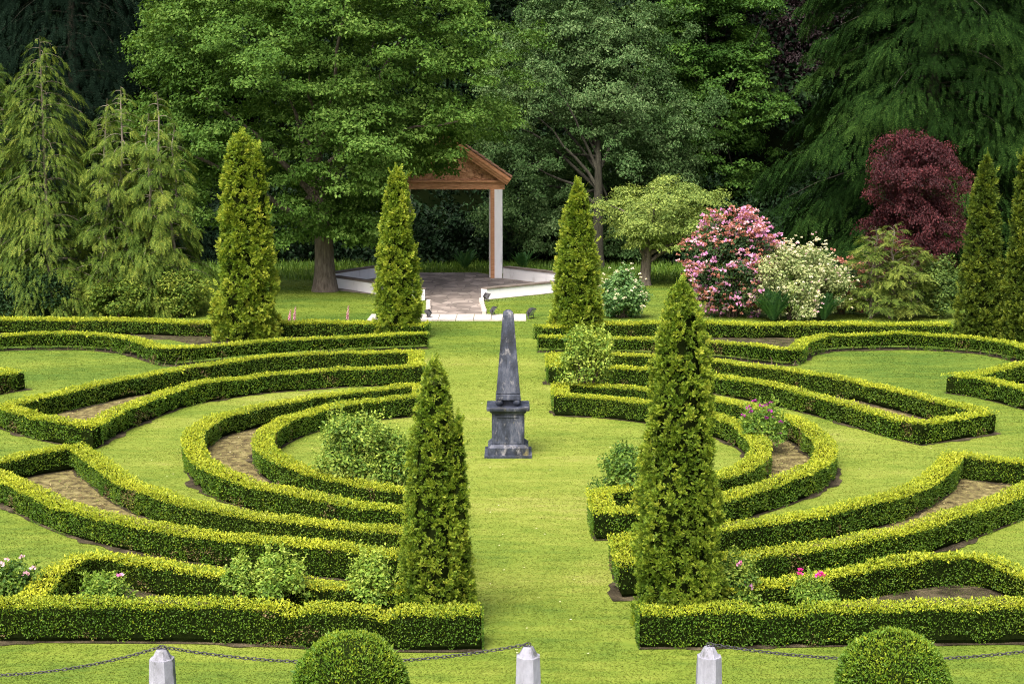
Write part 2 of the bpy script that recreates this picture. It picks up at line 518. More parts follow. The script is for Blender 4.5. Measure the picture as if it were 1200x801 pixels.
# ------------------------------------------------------------------ leaves and sprays
def leaves(mb, p, d, n, L, W, shade, slot=0, fold=0.12):
    """kite-shaped leaves: base p, axis d, face normal about n"""
    d = unit(d)
    s = unit(np.cross(d, n))
    nn = np.cross(s, d)
    L = np.broadcast_to(np.asarray(L, float), (len(p),))[:, None]
    W = np.broadcast_to(np.asarray(W, float), (len(p),))[:, None]
    mid = p + d * L * 0.45
    q = np.stack([p, mid + s * W * 0.5 + nn * L * fold, p + d * L, mid - s * W * 0.5 + nn * L * fold], 1)
    mb.quads(q, shade, slot)


def frond_template(K=7, ang=42, wid=0.075, side=0.42, curve=-0.15):
    """flat spray along +y: pairs of blades on a spine, in the (x,y) plane, tip bending by curve in z"""
    q = []
    def blade(base, dirv, L, w):
        dv = dirv / np.linalg.norm(dirv)
        s = np.cross(dv, [0, 0, 1.0])
        q.append([base, base + dv * L * .5 + s * w, base + dv * L, base + dv * L * .5 - s * w])
    for i in range(K):
        t = 0.08 + 0.82 * i / (K - 1)
        b = np.array([0, t, curve * t * t])
        L = side * (1.05 - 0.75 * t) * (0.6 + 0.4 * min(1, t * 4))
        for sg in (-1, 1):
            a = math.radians(ang)
            blade(b, np.array([sg * math.sin(a), math.cos(a), curve * 0.9]), L, wid)
    blade(np.array([0, 0.75, curve * .56]), np.array([0, 1, curve * 2]), 0.3, wid * .8)
    blade(np.array([0, 0.0, 0]), np.array([0, 1, curve]), 0.8, wid * .5)
    return np.array(q)


def stamp(mb, tpl, p, d, n, size, shade, slot=0, jit=0.16, flat=1.0):
    d = unit(d)
    s = unit(np.cross(d, n))
    nn = np.cross(s, d)
    size = np.broadcast_to(np.asarray(size, float), (len(p),))
    R = np.stack([s, d, nn], -1) * size[:, None, None]
    q = np.einsum('nij,mkj->nmki', R, tpl) + p[:, None, None, :]
    m = len(tpl)
    sh = np.repeat(np.broadcast_to(np.asarray(shade, float), (len(p),)), m) + rng.normal(0, jit, len(p) * m)
    mb.quads(q.reshape(-1, 4, 3), np.clip(sh, 0, 1), slot)


TPL = frond_template()
TPL_S = frond_template(4, 40, 0.075, 0.55, -0.05)
TPL_B = frond_template(6, 46, 0.036, 0.30, -0.30)
TPL_C = frond_template(8, 55, 0.026, 0.45, -0.30)


def sphere_dirs(n):
    return unit(rng.normal(size=(n, 3)))


# ------------------------------------------------------------------ ground, paths, beds
def sheet(name, pts, z, mat, kind='structure'):
    mb = MB()
    v = [(p[0], p[1], z) for p in pts]
    mb.mesh(v, [tuple(range(len(v)))])
    o = mb.build(name, mat)
    o['kind'] = kind
    return o


mb = MB()
gx, gy = np.meshgrid(np.linspace(-500, 500, 41), np.linspace(-60, 700, 41), indexing='ij')
mb.mesh(np.stack([gx.ravel(), gy.ravel(), np.zeros(gx.size)], 1),
        [(i * 41 + j, (i + 1) * 41 + j, (i + 1) * 41 + j + 1, i * 41 + j + 1) for i in range(40) for j in range(40)])
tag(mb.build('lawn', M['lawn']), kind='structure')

# wooded bank rising behind the garden
mb = MB()
nx, ny = 60, 24
vs_ = []
for j in range(ny):
    for i in range(nx):
        x = -150 + 300 * i / (nx - 1)
        y = 88 + 80 * j / (ny - 1)
        z = -0.5 + 46 * (j / (ny - 1)) ** 0.8
        vs_.append((x, y + 3 * math.sin(x * .13 + j), z + (0.8 * math.sin(x * .31 + j * 1.7) if j else 0)))
mb.mesh(vs_, [(j * nx + i, j * nx + i + 1, (j + 1) * nx + i + 1, (j + 1) * nx + i) for j in range(ny - 1) for i in range(nx - 1)], smooth=True)
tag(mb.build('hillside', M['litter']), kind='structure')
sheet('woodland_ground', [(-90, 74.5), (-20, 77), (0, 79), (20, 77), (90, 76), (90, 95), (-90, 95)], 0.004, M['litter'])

# patio: an octagon of crazy paving with a short approach, a pale flagged strip across its foot
PATIO = [gp(503, 368.5), gp(567, 368.5), gp(562, 352), gp(655, 343), gp(672, 334), gp(592, 325), gp(560, 319.5), gp(470, 319.5), gp(432, 325), gp(372, 333), gp(400, 341), gp(503, 352)]
sheet('patio_paving', PATIO, 0.012, M['paving'])
PATH = [gp(430, 376), gp(617, 376), gp(619, 369.3), gp(430, 369.3)]
mb = MB()
for k in range(9):
    x0, x1 = PATH[0][0] + (PATH[1][0] - PATH[0][0]) * k / 9, PATH[0][0] + (PATH[1][0] - PATH[0][0]) * (k + 1) / 9
    yc, dy = (PATH[0][1] + PATH[3][1]) / 2, PATH[3][1] - PATH[0][1]
    mb.box(((x0 + x1) / 2, yc, 0.02), (x1 - x0 - 0.02, dy, 0.06), rng.random())
tag(mb.build('flagstone_path', M['path']), kind='structure')


def smooth_path(pts, step=0.08, closed=False):
    """world polyline through pixel points (px, py[, 'c' for a corner]) already unprojected: Catmull-Rom between corners"""
    P = [np.array(p[0]) for p in pts]
    corner = [p[1] for p in pts]
    n = len(P)
    if closed:
        k = corner.index(True)
        P = P[k:] + P[:k] + [P[k]]
        corner = corner[k:] + corner[:k] + [True]
    else:
        corner[0] = corner[-1] = True
    out = []
    idx = [i for i, c in enumerate(corner) if c]
    for a, b in zip(idx[:-1], idx[1:]):
        seg = P[a:b + 1]
        seg = [2 * seg[0] - seg[1]] + seg + [2 * seg[-1] - seg[-2]]
        dense = []
        for i in range(1, len(seg) - 2):
            p0, p1, p2, p3 = seg[i - 1:i + 3]
            t = np.linspace(0, 1, 24, endpoint=False)[:, None]
            dense.append(0.5 * (2 * p1 + (p2 - p0) * t + (2 * p0 - 5 * p1 + 4 * p2 - p3) * t ** 2 + (3 * p1 - p0 - 3 * p2 + p3) * t ** 3))
        dense = np.concatenate(dense + [seg[-2][None]])
        L = np.concatenate([[0], np.cumsum(np.linalg.norm(np.diff(dense, axis=0), axis=1))])
        m = max(2, int(L[-1] / step))
        s = np.linspace(0, L[-1], m + 1)
        r = np.stack([np.interp(s, L, dense[:, k]) for k in range(2)], 1)
        out.append(r if b == idx[-1] and not closed else r[:-1])
    return np.concatenate(out)


SOILS = []
FOOT = []


def hedge(label, pts, closed=False, w=0.41, h=0.50, dens=1.0, gaps=0.35, rough=0.03, cat='hedge', group=None, newness=0.0, soil=None, legs=False, notches=()):
    """a clipped box hedge along the line of its top's middle, given where the photo shows that line"""
    wp = [(gp(p[0], p[1], h)[:2], len(p) > 2) for p in pts]
    c = smooth_path(wp, 0.09, closed)
    n = len(c)
    nxt = np.roll(c, -1, 0) if closed else np.concatenate([c[1:], [2 * c[-1] - c[-2]]])
    prv = np.roll(c, 1, 0) if closed else np.concatenate([[2 * c[0] - c[1]], c[:-1]])
    t1, t2 = unit(c - prv), unit(nxt - c)
    n1, n2 = np.stack([-t1[:, 1], t1[:, 0]], 1), np.stack([-t2[:, 1], t2[:, 0]], 1)
    nb = unit(n1 + n2)
    mit = 1 / np.maximum((nb * n1).sum(1), 0.55)
    off = nb * mit[:, None]                                  # scaled mitre normal
    s3 = np.concatenate([c, np.zeros((n, 1))], 1)
    if soil is not None:
        SOILS.append((c - off * 0 if closed else c, soil))
    nx_ = [gp(q, p_, h)[:2] for q, p_ in notches]

    def wander(P3):
        return noise(P3, 1.1, 3) * 0.022 + noise(P3, 3.1, 33) * 0.014 - sum(.075 * np.exp(-((P3[:, 0] - q[0]) ** 2 + (P3[:, 1] - q[1]) ** 2) / .012) for q in nx_)

    def rise(P3):
        return noise(P3 + 50, 0.8, 4) * 0.03 + noise(P3 + 50, 2.3, 34) * 0.02 - sum(.07 * np.exp(-((P3[:, 0] - q[0]) ** 2 + (P3[:, 1] - q[1]) ** 2) / .02) for q in nx_)
    # inner body: rounded section with an uneven surface
    hw = wander(s3) * 2                            # width and height wander along the hedge
    hh = rise(s3)
    prof = [(-.28, 0.0), (-.36, .12), (-.37, .74), (-.30, .84), (0, .86), (.30, .84), (.37, .74), (.36, .12), (.28, 0.0)]
    if legs:
        prof = [(-.12, .22)] + prof[2:7] + [(.12, .22)]
    k = len(prof)
    V = np.zeros((n, k, 3))
    for j, (a, b) in enumerate(prof):
        V[:, j, :2] = c + off * (a * (w - 0.02) + np.sign(a) * hw * .5)[:, None]
        V[:, j, 2] = b * h + (hh if b > .5 else 0)
    V = V.reshape(-1, 3)
    V[:, :2] += (np.stack([noise(V, 7, 5), noise(V, 7, 6)], 1)) * 0.015
    mbx = MB()
    F_ = []
    for i in range(n if closed else n - 1):
        i2 = (i + 1) % n
        for j in range(k - 1):
            F_.append((i * k + j, i2 * k + j, i2 * k + j + 1, i * k + j + 1))
    if not closed:
        F_.append(tuple(range(k))[::-1])
        F_.append(tuple((n - 1) * k + j for j in range(k)))
    mbx.mesh(V, F_, 0.2, 1)
    if legs:
        for i in sorted(rng.choice(np.arange(1, n - 1), (n - 2) // 4, replace=False)):
            q = np.append(c[i] + rng.normal(0, .06, 2), -.02)
            mbx.tube([q, q + np.array([rng.normal(0, .03), rng.normal(0, .03), h * .3]), q + np.array([rng.normal(0, .06), rng.normal(0, .06), h * .6])], [.018, .014, .01], 5, .5, 2)
    # leaves
    ym = float(np.mean(c[:, 1]))
    L0 = 0.032 * max(1.0, ym / 26) ** 0.75
    seglen = np.linalg.norm(nxt - c, axis=1)
    if not closed: seglen = seglen[:-1]
    tot = seglen.sum()
    cum = np.concatenate([[0], np.cumsum(seglen)])
    den = dens * 2.5 / (L0 * L0)

    def place(count):
        s = rng.random(count) * tot
        i = np.clip(np.searchsorted(cum, s, 'right') - 1, 0, len(seglen) - 1)
        f = ((s - cum[i]) / np.maximum(seglen[i], 1e-6))[:, None]
        i2 = (i + 1) % n
        return c[i] * (1 - f) + c[i2] * f, off[i] * (1 - f) + off[i2] * f, nb[i], t2[i]
    # both sides
    for sg in (-1, 1):
        N = int(tot * h * den)
        p, o, nn, tt = place(N)
        z = rng.random(N) ** 1.1
        P3 = np.concatenate([p, np.zeros((N, 1))], 1)
        wv = wander(P3)
        bul = noise(np.concatenate([p, z[:, None] * h], 1), 5.0, 9) * rough * .8
        r = sg * (w / 2 - .015 + wv + bul - rng.random(N) ** 1.6 * 0.06)
        pos = np.concatenate([p + o * r[:, None], (z * (h + rise(P3)) - .02)[:, None]], 1)
        gap = noise(P3 * 1.0 + sg * 31, 2.1, 12) * 0.5 + noise(P3 + sg * 17, 5.0, 13) * 0.5
        keep = ((z > 0.30) | (gap + (z - .16) * 3.0 > 0.62 - gaps * 2.0)) if not legs else (z > .34 + gap * .2) | (gap + z * 1.3 > .30)
        pos, nn, z = pos[keep], nn[keep], z[keep]
        m = len(pos)
        out = np.concatenate([nn * sg, np.zeros((m, 1))], 1)
        d = out * 0.55 + np.array([0, 0, 0.55]) + rng.normal(0, 0.5, (m, 3))
        nrm = out + np.array([0, 0, 0.5]) + rng.normal(0, 0.5, (m, 3))
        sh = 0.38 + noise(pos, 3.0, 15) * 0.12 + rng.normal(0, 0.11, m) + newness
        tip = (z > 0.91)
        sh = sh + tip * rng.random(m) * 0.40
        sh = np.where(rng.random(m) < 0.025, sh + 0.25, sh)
        LL = L0 * rng.uniform(.7, 1.25, m)
        dead = (noise(pos, 1.6, 51) + .6 * noise(pos, 4.0, 52) - z * .45 > .42) & (rng.random(m) < .5)
        for sl, g in ((0, ~dead), (3, dead)):
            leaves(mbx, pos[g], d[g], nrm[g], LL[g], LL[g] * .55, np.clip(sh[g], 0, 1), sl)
    # top: young shoots standing up a little unevenly
    N = int(tot * w * den * 1.15)
    p, o, nn, tt = place(N)
    a = rng.random(N) - 0.5
    P3 = np.concatenate([p, np.zeros((N, 1))], 1)
    pos = np.concatenate([p + o * (a * (w + 0.03))[:, None], (h * 0.97 + rise(P3) - rng.random(N) ** 1.5 * .05)[:, None]], 1)
    pos[:, 2] += noise(pos, 6.0, 21) * rough * .6
    d = np.array([0, 0, 0.45]) + rng.normal(0, 0.6, (N, 3)) + np.concatenate([nn * a[:, None] * 1.0, np.zeros((N, 1))], 1)
    nrm = np.array([0, 0, 1.2]) + rng.normal(0, 0.6, (N, 3))
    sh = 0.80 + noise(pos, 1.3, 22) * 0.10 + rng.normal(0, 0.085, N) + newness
    LL = L0 * rng.uniform(.7, 1.3, N) * np.where(rng.random(N) < (0.04 if rough < .05 else .14), 1.8, 1.0)
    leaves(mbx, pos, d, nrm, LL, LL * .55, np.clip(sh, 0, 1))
    # end faces
    if not closed:
        for e, tv in ((0, -t2[0]), (n - 1, t1[-1])):
            N = int(w * h * den)
            a, z = rng.random(N) - .5, rng.random(N)
            q = c[e] + tv * 0.02 + nb[e] * (a * w)[:, None]
            pos = np.concatenate([q, (z * h)[:, None]], 1)
            out = np.array([tv[0], tv[1], 0])
            sh = 0.30 + rng.normal(0, .13, N) + (z > .86) * rng.random(N) * .4
            LL = L0 * rng.uniform(.7, 1.25, N)
            leaves(mbx, pos, out * .55 + np.array([0, 0, .55]) + rng.normal(0, .5, (N, 3)), out + np.array([0, 0, .5]) + rng.normal(0, .5, (N, 3)), LL, LL * .55, np.clip(sh, 0, 1))
    sm = MB()
    ew = w / 2 - .02 + np.maximum(0, noise(s3 * 1.0, 1.3, 40) + .5 * noise(s3, 5, 42)) * .16
    ew2 = w / 2 - .02 + np.maximum(0, noise(s3 + 9, 1.3, 41) + .5 * noise(s3 + 5, 5, 43)) * .16
    zz = .009 + .004 * np.arange(n) / n
    ext = np.zeros((n, 2))
    if not closed:
        ext[0], ext[-1] = -t2[0] * .03, t1[-1] * .03
    SV = np.concatenate([np.concatenate([c + ext + nb * np.minimum(mit, 1.3)[:, None] * ew[:, None], zz[:, None]], 1), np.concatenate([c + ext - nb * np.minimum(mit, 1.3)[:, None] * ew2[:, None], zz[:, None]], 1)])
    sm.mesh(SV, [(i, (i + 1) % n, n + (i + 1) % n, n + i) for i in range(n if closed else n - 1)])
    tag(sm.build('soil_edge', M['soil_dark']), kind='structure')
    FOOT.append((c, w / 2 + .0))
    loc = np.array([c[:, 0].mean(), c[:, 1].mean(), 0])
    ob = mbx.build('box_hedge', [M['box'], M['box_core'], M['stem'], M['box_dead']], loc=loc)
    return tag(ob, label, cat, group)


# hedges, left half (pixel line of the middle of each top)
hedge('long straight clipped box hedge along the far left lawn edge, behind the wavy one',
      [(-40, 372), (120, 373), (250, 376), (400, 376.5), (500, 379)], w=0.85, h=.5, dens=.9)
hedge('wavy box hedge with bare stems low down, curving round the far left lawn bay',
      [(-40, 394), (0, 391), (60, 389.5), (110, 390.5), (150, 395), (175, 402), (195, 407), (225, 405.5), (300, 399), (400, 392.5), (460, 390), (500, 388.5)], w=.44, h=.53, legs=True)
hedge('pointed closed box hedge loop left of the obelisk, its tip at the left picture edge',
      [(488, 411, 'c'), (400, 412), (350, 414), (300, 418), (225, 429), (150, 441), (95, 452), (50, 462), (2, 474, 'c'), (50, 487), (106, 497, 'c'),
       (125, 485), (175, 464), (225, 449), (300, 438), (350, 434), (400, 430.5), (488, 428, 'c')], True, w=.42, h=.52, soil='soil')
hedge('crescent double box hedge ring on the left, nearest left of the obelisk',
      [(494, 449, 'c'), (425, 456), (350, 466), (290, 477), (250, 488), (230, 503), (226, 518), (238, 537), (262, 552), (308, 566), (367, 579), (425, 587.5), (474, 592), (520, 594, 'c'),
       (518, 570, 'c'), (470, 570), (420, 563), (375, 552.5), (340, 541), (315, 528), (308, 514), (318, 500), (345, 486), (385, 475), (430, 468), (494, 462, 'c')], True, w=.42, h=.50, soil='soil')
hedge('long closed box hedge sweeping round the near left, bare soil inside its wide end',
      [(-30, 541), (0, 535), (40, 527), (90, 519.5, 'c'), (108, 532), (135, 553), (165, 568), (200, 580), (250, 592), (300, 600), (337, 605), (425, 614), (469, 617.5), (530, 621, 'c'),
       (528, 648, 'c'), (469, 645), (425, 641), (337, 633), (250, 623.5), (175, 612), (125, 602), (75, 588), (37, 572), (0, 554), (-30, 541, 'c')][1:-1] + [(-32, 541, 'c')], True, w=.42, h=.50, soil='soil')
hedge('short angled box hedge stub cut by the left edge beside the far lawn bay',
      [(-150, 419), (-60, 426), (18, 434, 'c'), (0, 437), (-60, 449), (-150, 470)], w=.43, h=.53)
hedge('ragged low wavy box hedge behind the front left straight hedge, roses before it',
      [(30, 699), (48, 682), (68, 664), (95, 651.5), (125, 648), (160, 652), (200, 660), (262, 669), (330, 677), (415, 684), (480, 690)], w=.36, h=.48, rough=.06, gaps=.5, dens=.85, newness=.05)
hedge('long front left clipped box hedge, just beyond the bollards and chain',
      [(-60, 701), (100, 702.5), (200, 703), (300, 705), (345, 708), (420, 711), (500, 712.5), (563, 712)], w=.44, h=.54, newness=-.04, notches=((347, 708), (452, 711)))
# right half
hedge('straight clipped box hedge along the far right lawn edge, below the flowering shrubs',
      [(632, 381), (700, 377), (800, 377), (900, 377.5), (1000, 378), (1112, 379)], w=.85, h=.5, dens=.9)
hedge('wavy box hedge with gaps between bare stems, bounding the far right lawn bay',
      [(632, 392), (700, 393.5), (764, 395), (830, 398.5), (870, 401.5), (905, 405.5), (930, 406.5), (943, 398), (965, 392.5), (1000, 390.5), (1050, 389.5), (1100, 391), (1150, 394.5), (1187, 401), (1215, 410), (1225, 418)], w=.44, h=.53, legs=True)
hedge('pointed closed box hedge loop right of the obelisk with a sharp right tip',
      [(648, 413, 'c'), (715, 414), (760, 415.5), (832, 421), (870, 426), (920, 431), (950, 436), (1000, 444), (1050, 455), (1100, 467), (1157, 481, 'c'),
       (1120, 487), (1081, 492.5, 'c'), (1050, 485.5), (1000, 472), (950, 459), (900, 448.5), (870, 443), (837, 437.5), (760, 431), (715, 429), (649, 427, 'c')], True, w=.42, h=.52, soil='soil')
hedge('crescent double box hedge ring on the right with a squared front end',
      [(656, 448, 'c'), (707, 450), (755, 453), (835, 464), (870, 471), (907, 481), (935, 492), (957, 506), (968, 522), (960, 539), (925, 556), (880, 570), (850, 578.5), (800, 588), (755, 594), (707, 596, 'c'),
       (701, 573, 'c'), (750, 569), (800, 563), (850, 553.5), (878, 541), (892, 525), (886, 510), (868, 496), (837, 485), (795, 475), (755, 469.5), (700, 464), (657, 462, 'c')], True, w=.42, h=.50, soil='soil')
hedge('long closed box hedge sweeping round the near right, bare soil inside its wide end',
      [(1230, 555, 'c'), (1240, 543, 'c'), (1200, 538), (1161, 534), (1118, 529, 'c'), (1106, 545), (1085, 560), (1051, 575), (1010, 586), (955, 598), (900, 609), (850, 615), (800, 620), (729, 627, 'c'),
       (738, 658, 'c'), (800, 654), (865, 648), (910, 644), (982, 632), (1065, 616), (1120, 599), (1161, 585), (1200, 570)], True, w=.42, h=.50, soil='soil')
hedge('angled box hedge corner pointing left into the far right lawn bay',
      [(1260, 416), (1200, 424.5), (1150, 434), (1119, 437.5, 'c'), (1150, 441.5), (1200, 453), (1260, 470)], w=.43, h=.53)
hedge('low wavy box hedge behind the front right straight hedge, pink roses before it',
      [(800, 692), (860, 685), (900, 681), (982, 668), (1065, 653.5), (1110, 648.5), (1147, 649), (1175, 656), (1200, 667), (1230, 684)], w=.36, h=.48, rough=.06, gaps=.55, dens=.9, newness=.04)
hedge('long front right clipped box hedge, just beyond the bollards and chain',
      [(750, 709), (850, 708), (930, 707), (1000, 706), (1100, 705), (1260, 703)], w=.44, h=.54, newness=-.04, notches=((931, 707), (890, 707)))

for c, mname in SOILS:
    sheet('soil_bed', c, 0.005, M[mname])
for pl in ([(40, 722), (70, 690), (125, 682), (262, 700), (415, 716), (545, 722), (545, 738), (40, 736)],
           [(760, 730), (860, 716), (982, 700), (1110, 683), (1200, 700), (1260, 720), (1260, 732), (760, 735)],
           [(-40, 398), (200, 398), (240, 407), (495, 397), (495, 391), (-40, 388)], [(636, 398), (900, 411), (930, 411), (1110, 397), (1110, 391), (636, 391)]):
    pw = [gp(*q) for q in pl]
    sheet('soil_bed', pw, 0.0045, M['soil_dark'])


def inside(P, poly):
    x, y = P[:, 0], P[:, 1]
    r = np.zeros(len(P), bool)
    n = len(poly)
    for i in range(n):
        x1, y1, x2, y2 = poly[i][0], poly[i][1], poly[(i + 1) % n][0], poly[(i + 1) % n][1]
        if y1 == y2: continue
        r ^= ((y1 > y) != (y2 > y)) & (x < (x2 - x1) * (y - y1) / (y2 - y1) + x1)
    return r


# mown grass blades
N = 1050000
Y = 13.5 * (76 / 13.5) ** rng.random(N)
X = (rng.random(N) - .5) * Y * (0.80 + .5 * rng.random(N) ** 2.5)
P = np.stack([X, Y, np.zeros(N)], 1)
ok = ~inside(P, PATIO) & ~inside(P, PATH)
for c, _ in SOILS:
    st = c[::4]
    bb = (P[:, 0] > st[:, 0].min()) & (P[:, 0] < st[:, 0].max()) & (P[:, 1] > st[:, 1].min()) & (P[:, 1] < st[:, 1].max())
    i = np.where(bb)[0]
    ok[i] &= ~inside(P[i], st) | (rng.random(len(i)) < .16)
GR = np.zeros((1400, 1000), bool)                           # 5 cm cells taken by hedge feet
for c, r_ in FOOT:
    k = int(r_ / .05) + 1
    for dx in range(-k, k + 1):
        for dy in range(-k, k + 1):
            if math.hypot(dx, dy) * .05 <= r_:
                ix = np.floor((c[:, 0] + 35) / .05).astype(int) + dx
                iy = np.floor((c[:, 1] - 12) / .05).astype(int) + dy
                g_ = (ix >= 0) & (ix < 1400) & (iy >= 0) & (iy < 1000)
                GR[ix[g_], iy[g_]] = True
ix = np.clip(np.floor((P[:, 0] + 35) / .05).astype(int), 0, 1399)
iy = np.clip(np.floor((P[:, 1] - 12) / .05).astype(int), 0, 999)
ok &= ~GR[ix, iy] | (rng.random(len(P)) < .10)
P = P[ok]
Y = P[:, 1]
n = len(P)
hgt = (0.009 + 0.00026 * Y) * rng.uniform(.6, 1.4, n) * (1 + .3 * noise(P, .8, 3))
wd = (0.0042 * Y ** .72) * rng.uniform(.5, 1.0, n) * .35
ang = rng.random(n) * 2 * np.pi
s = np.stack([np.cos(ang), np.sin(ang), np.zeros(n)], 1) * wd[:, None]
lean = np.stack([rng.normal(0, 1.2, n), rng.normal(0, 1.2, n), np.full(n, .62)], 1) * hgt[:, None]
mb = MB()
mb.quads(np.stack([P - s, P + s, P + lean], 1), rng.random(n), 0, 3)
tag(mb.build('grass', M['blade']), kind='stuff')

n = 420
P = np.stack([rng.uniform(-11, 11, n), rng.uniform(14, 40, n), np.full(n, .03)], 1)
ix = np.clip(np.floor((P[:, 0] + 35) / .05).astype(int), 0, 1399); iy = np.clip(np.floor((P[:, 1] - 12) / .05).astype(int), 0, 999)
P = P[~GR[ix, iy]]
P = P[noise(P, .35, 77) > .05]
n = len(P)
mb = MB()
for k in range(3):
    a = rng.random(n) * 6.28
    d = np.stack([np.cos(a), np.sin(a), np.full(n, .3)], 1)
    leaves(mb, P, d, np.tile([0, 0, 1.0], (n, 1)), .022, .018, rng.random(n))
tag(mb.build('daisies', M['white_petal']), kind='stuff')

LP = []
for c, _ in SOILS:
    q = np.stack([rng.uniform(c[:, 0].min(), c[:, 0].max(), 5000), rng.uniform(c[:, 1].min(), c[:, 1].max(), 5000)], 1)
    LP.append(q[inside(q, c[::4])][:1400])
LP = np.concatenate(LP)
LP = np.concatenate([LP, np.full((len(LP), 1), .012)], 1)
LP = LP[noise(LP, 1.1, 61) > -.35]
n = len(LP)
mb = MB()
d = rng.normal(0, 1, (n, 3)) * np.array([1, 1, .3])
leaves(mb, LP, d, np.array([0, 0, 1.0]) + rng.normal(0, .4, (n, 3)), rng.uniform(.03, .085, n), rng.uniform(.012, .035, n), rng.random(n))
tag(mb.build('leaf_litter', M['dead_leaf']), kind='stuff')

# longer grass at the woodland edge
N = 26000
P = np.stack([rng.uniform(-24, 24, N), rng.uniform(69.5, 79.5, N), np.zeros(N)], 1)
ok = ~inside(P, PATIO) & (P[:, 1] > 70.5 + 1.5 * noise(P, .2, 8) + 3.0 * (np.abs(P[:, 0]) < 5) - 1.5 * (P[:, 0] > 5))
P = P[ok]
n = len(P)
hg = rng.uniform(.12, .38, n)
ang = rng.random(n) * 2 * np.pi
s = np.stack([np.cos(ang), np.sin(ang), np.zeros(n)], 1) * rng.uniform(.015, .035, n)[:, None]
lean = np.stack([rng.normal(0, .35, n), rng.normal(0, .35, n), np.ones(n)], 1) * hg[:, None]
mb = MB()
mb.quads(np.stack([P - s, P + s, P + lean], 1), rng.random(n), 0, 3)
tag(mb.build('long_grass', M['meadow']), kind='stuff')


# ------------------------------------------------------------------ pedestal and obelisk
def square_stack(mbx, levels, c, slot=0, cap_top=True, ch=0.0):
    """square section lofted through (z, half width) levels"""
    v, f = [], []
    for z, r in levels:
        v += [(c[0] - r, c[1] - r, z), (c[0] + r, c[1] - r, z), (c[0] + r, c[1] + r, z), (c[0] - r, c[1] + r, z)]
    for i in range(len(levels) - 1):
        for k in range(4):
            k2 = (k + 1) % 4
            f.append((i * 4 + k, i * 4 + k2, i * 4 + 4 + k2, i * 4 + 4 + k))
    f.append((3, 2, 1, 0))
    if cap_top:
        t = (len(levels) - 1) * 4
        f.append((t, t + 1, t + 2, t + 3))
    mbx.mesh(v, f, 0.5, slot)


ob = gp(595.5, 536)
ob = ob + np.array([0, 0.42, 0])
oc = (ob[0], ob[1])
root = empty('obelisk', (oc[0], oc[1], 0), 'tall weathered dark slate obelisk on a square pedestal in the middle of the lawn', 'obelisk')
mb = MB()
square_stack(mb, [(0, .50), (.05, .50), (.055, .43), (.20, .43), (.205, .415), (.26, .36), (.265, .345)], oc)
mb.build('plinth', M['slate'], root)
mb = MB()
square_stack(mb, [(.262, .335), (.905, .325)], oc)
for sx, sy in ((0, -1), (0, 1), (1, 0), (-1, 0)):          # raised border of each face
    tx, ty = (1, 0) if sx == 0 else (0, 1)
    for u, wz, zz, hz in ((-.255, .06, .585, .60), (.255, .06, .585, .60), (0, .45, .30, .05), (0, .45, .87, .05)):
        q = (oc[0] + sx * .333 + tx * u, oc[1] + sy * .333 + ty * u, zz)
        mb.box(q, (wz if tx else .024, wz if ty else .024, hz))
mb.build('die', M['slate'], root)
mb = MB()
square_stack(mb, [(.902, .34), (.93, .345), (.95, .375), (.985, .385), (1.0, .445), (1.05, .455), (1.065, .44)], oc)
mb.build('cornice', M['slate'], root)
mb = MB()
square_stack(mb, [(1.06, .15), (1.20, .15)], oc)
for sx in (-1, 1):
    for sy in (-1, 1):
        bm_ = MB()
        v, f = [], []
        for i in range(9):
            th = math.pi * i / 8
            for k in range(14):
                a = 2 * math.pi * k / 14
                v.append((oc[0] + sx * .185 + .088 * math.sin(th) * math.cos(a), oc[1] + sy * .185 + .088 * math.sin(th) * math.sin(a), 1.148 + .085 * math.cos(th)))
        for i in range(8):
            for k in range(14):
                f.append((i * 14 + k, i * 14 + (k + 1) % 14, (i + 1) * 14 + (k + 1) % 14, (i + 1) * 14 + k))
        bm_.mesh(v, f, .5, 0, True)
        bm_.build('stone_ball', M['slate'], root)
mb.build('pier', M['slate'], root)
mb = MB()
square_stack(mb, [(1.205, .262), (1.31, .258), (1.325, .235), (1.34, .25), (2.98, .115), (3.04, .10), (3.085, .045), (3.09, .02)], oc)
mb.build('shaft', M['slate'], root)


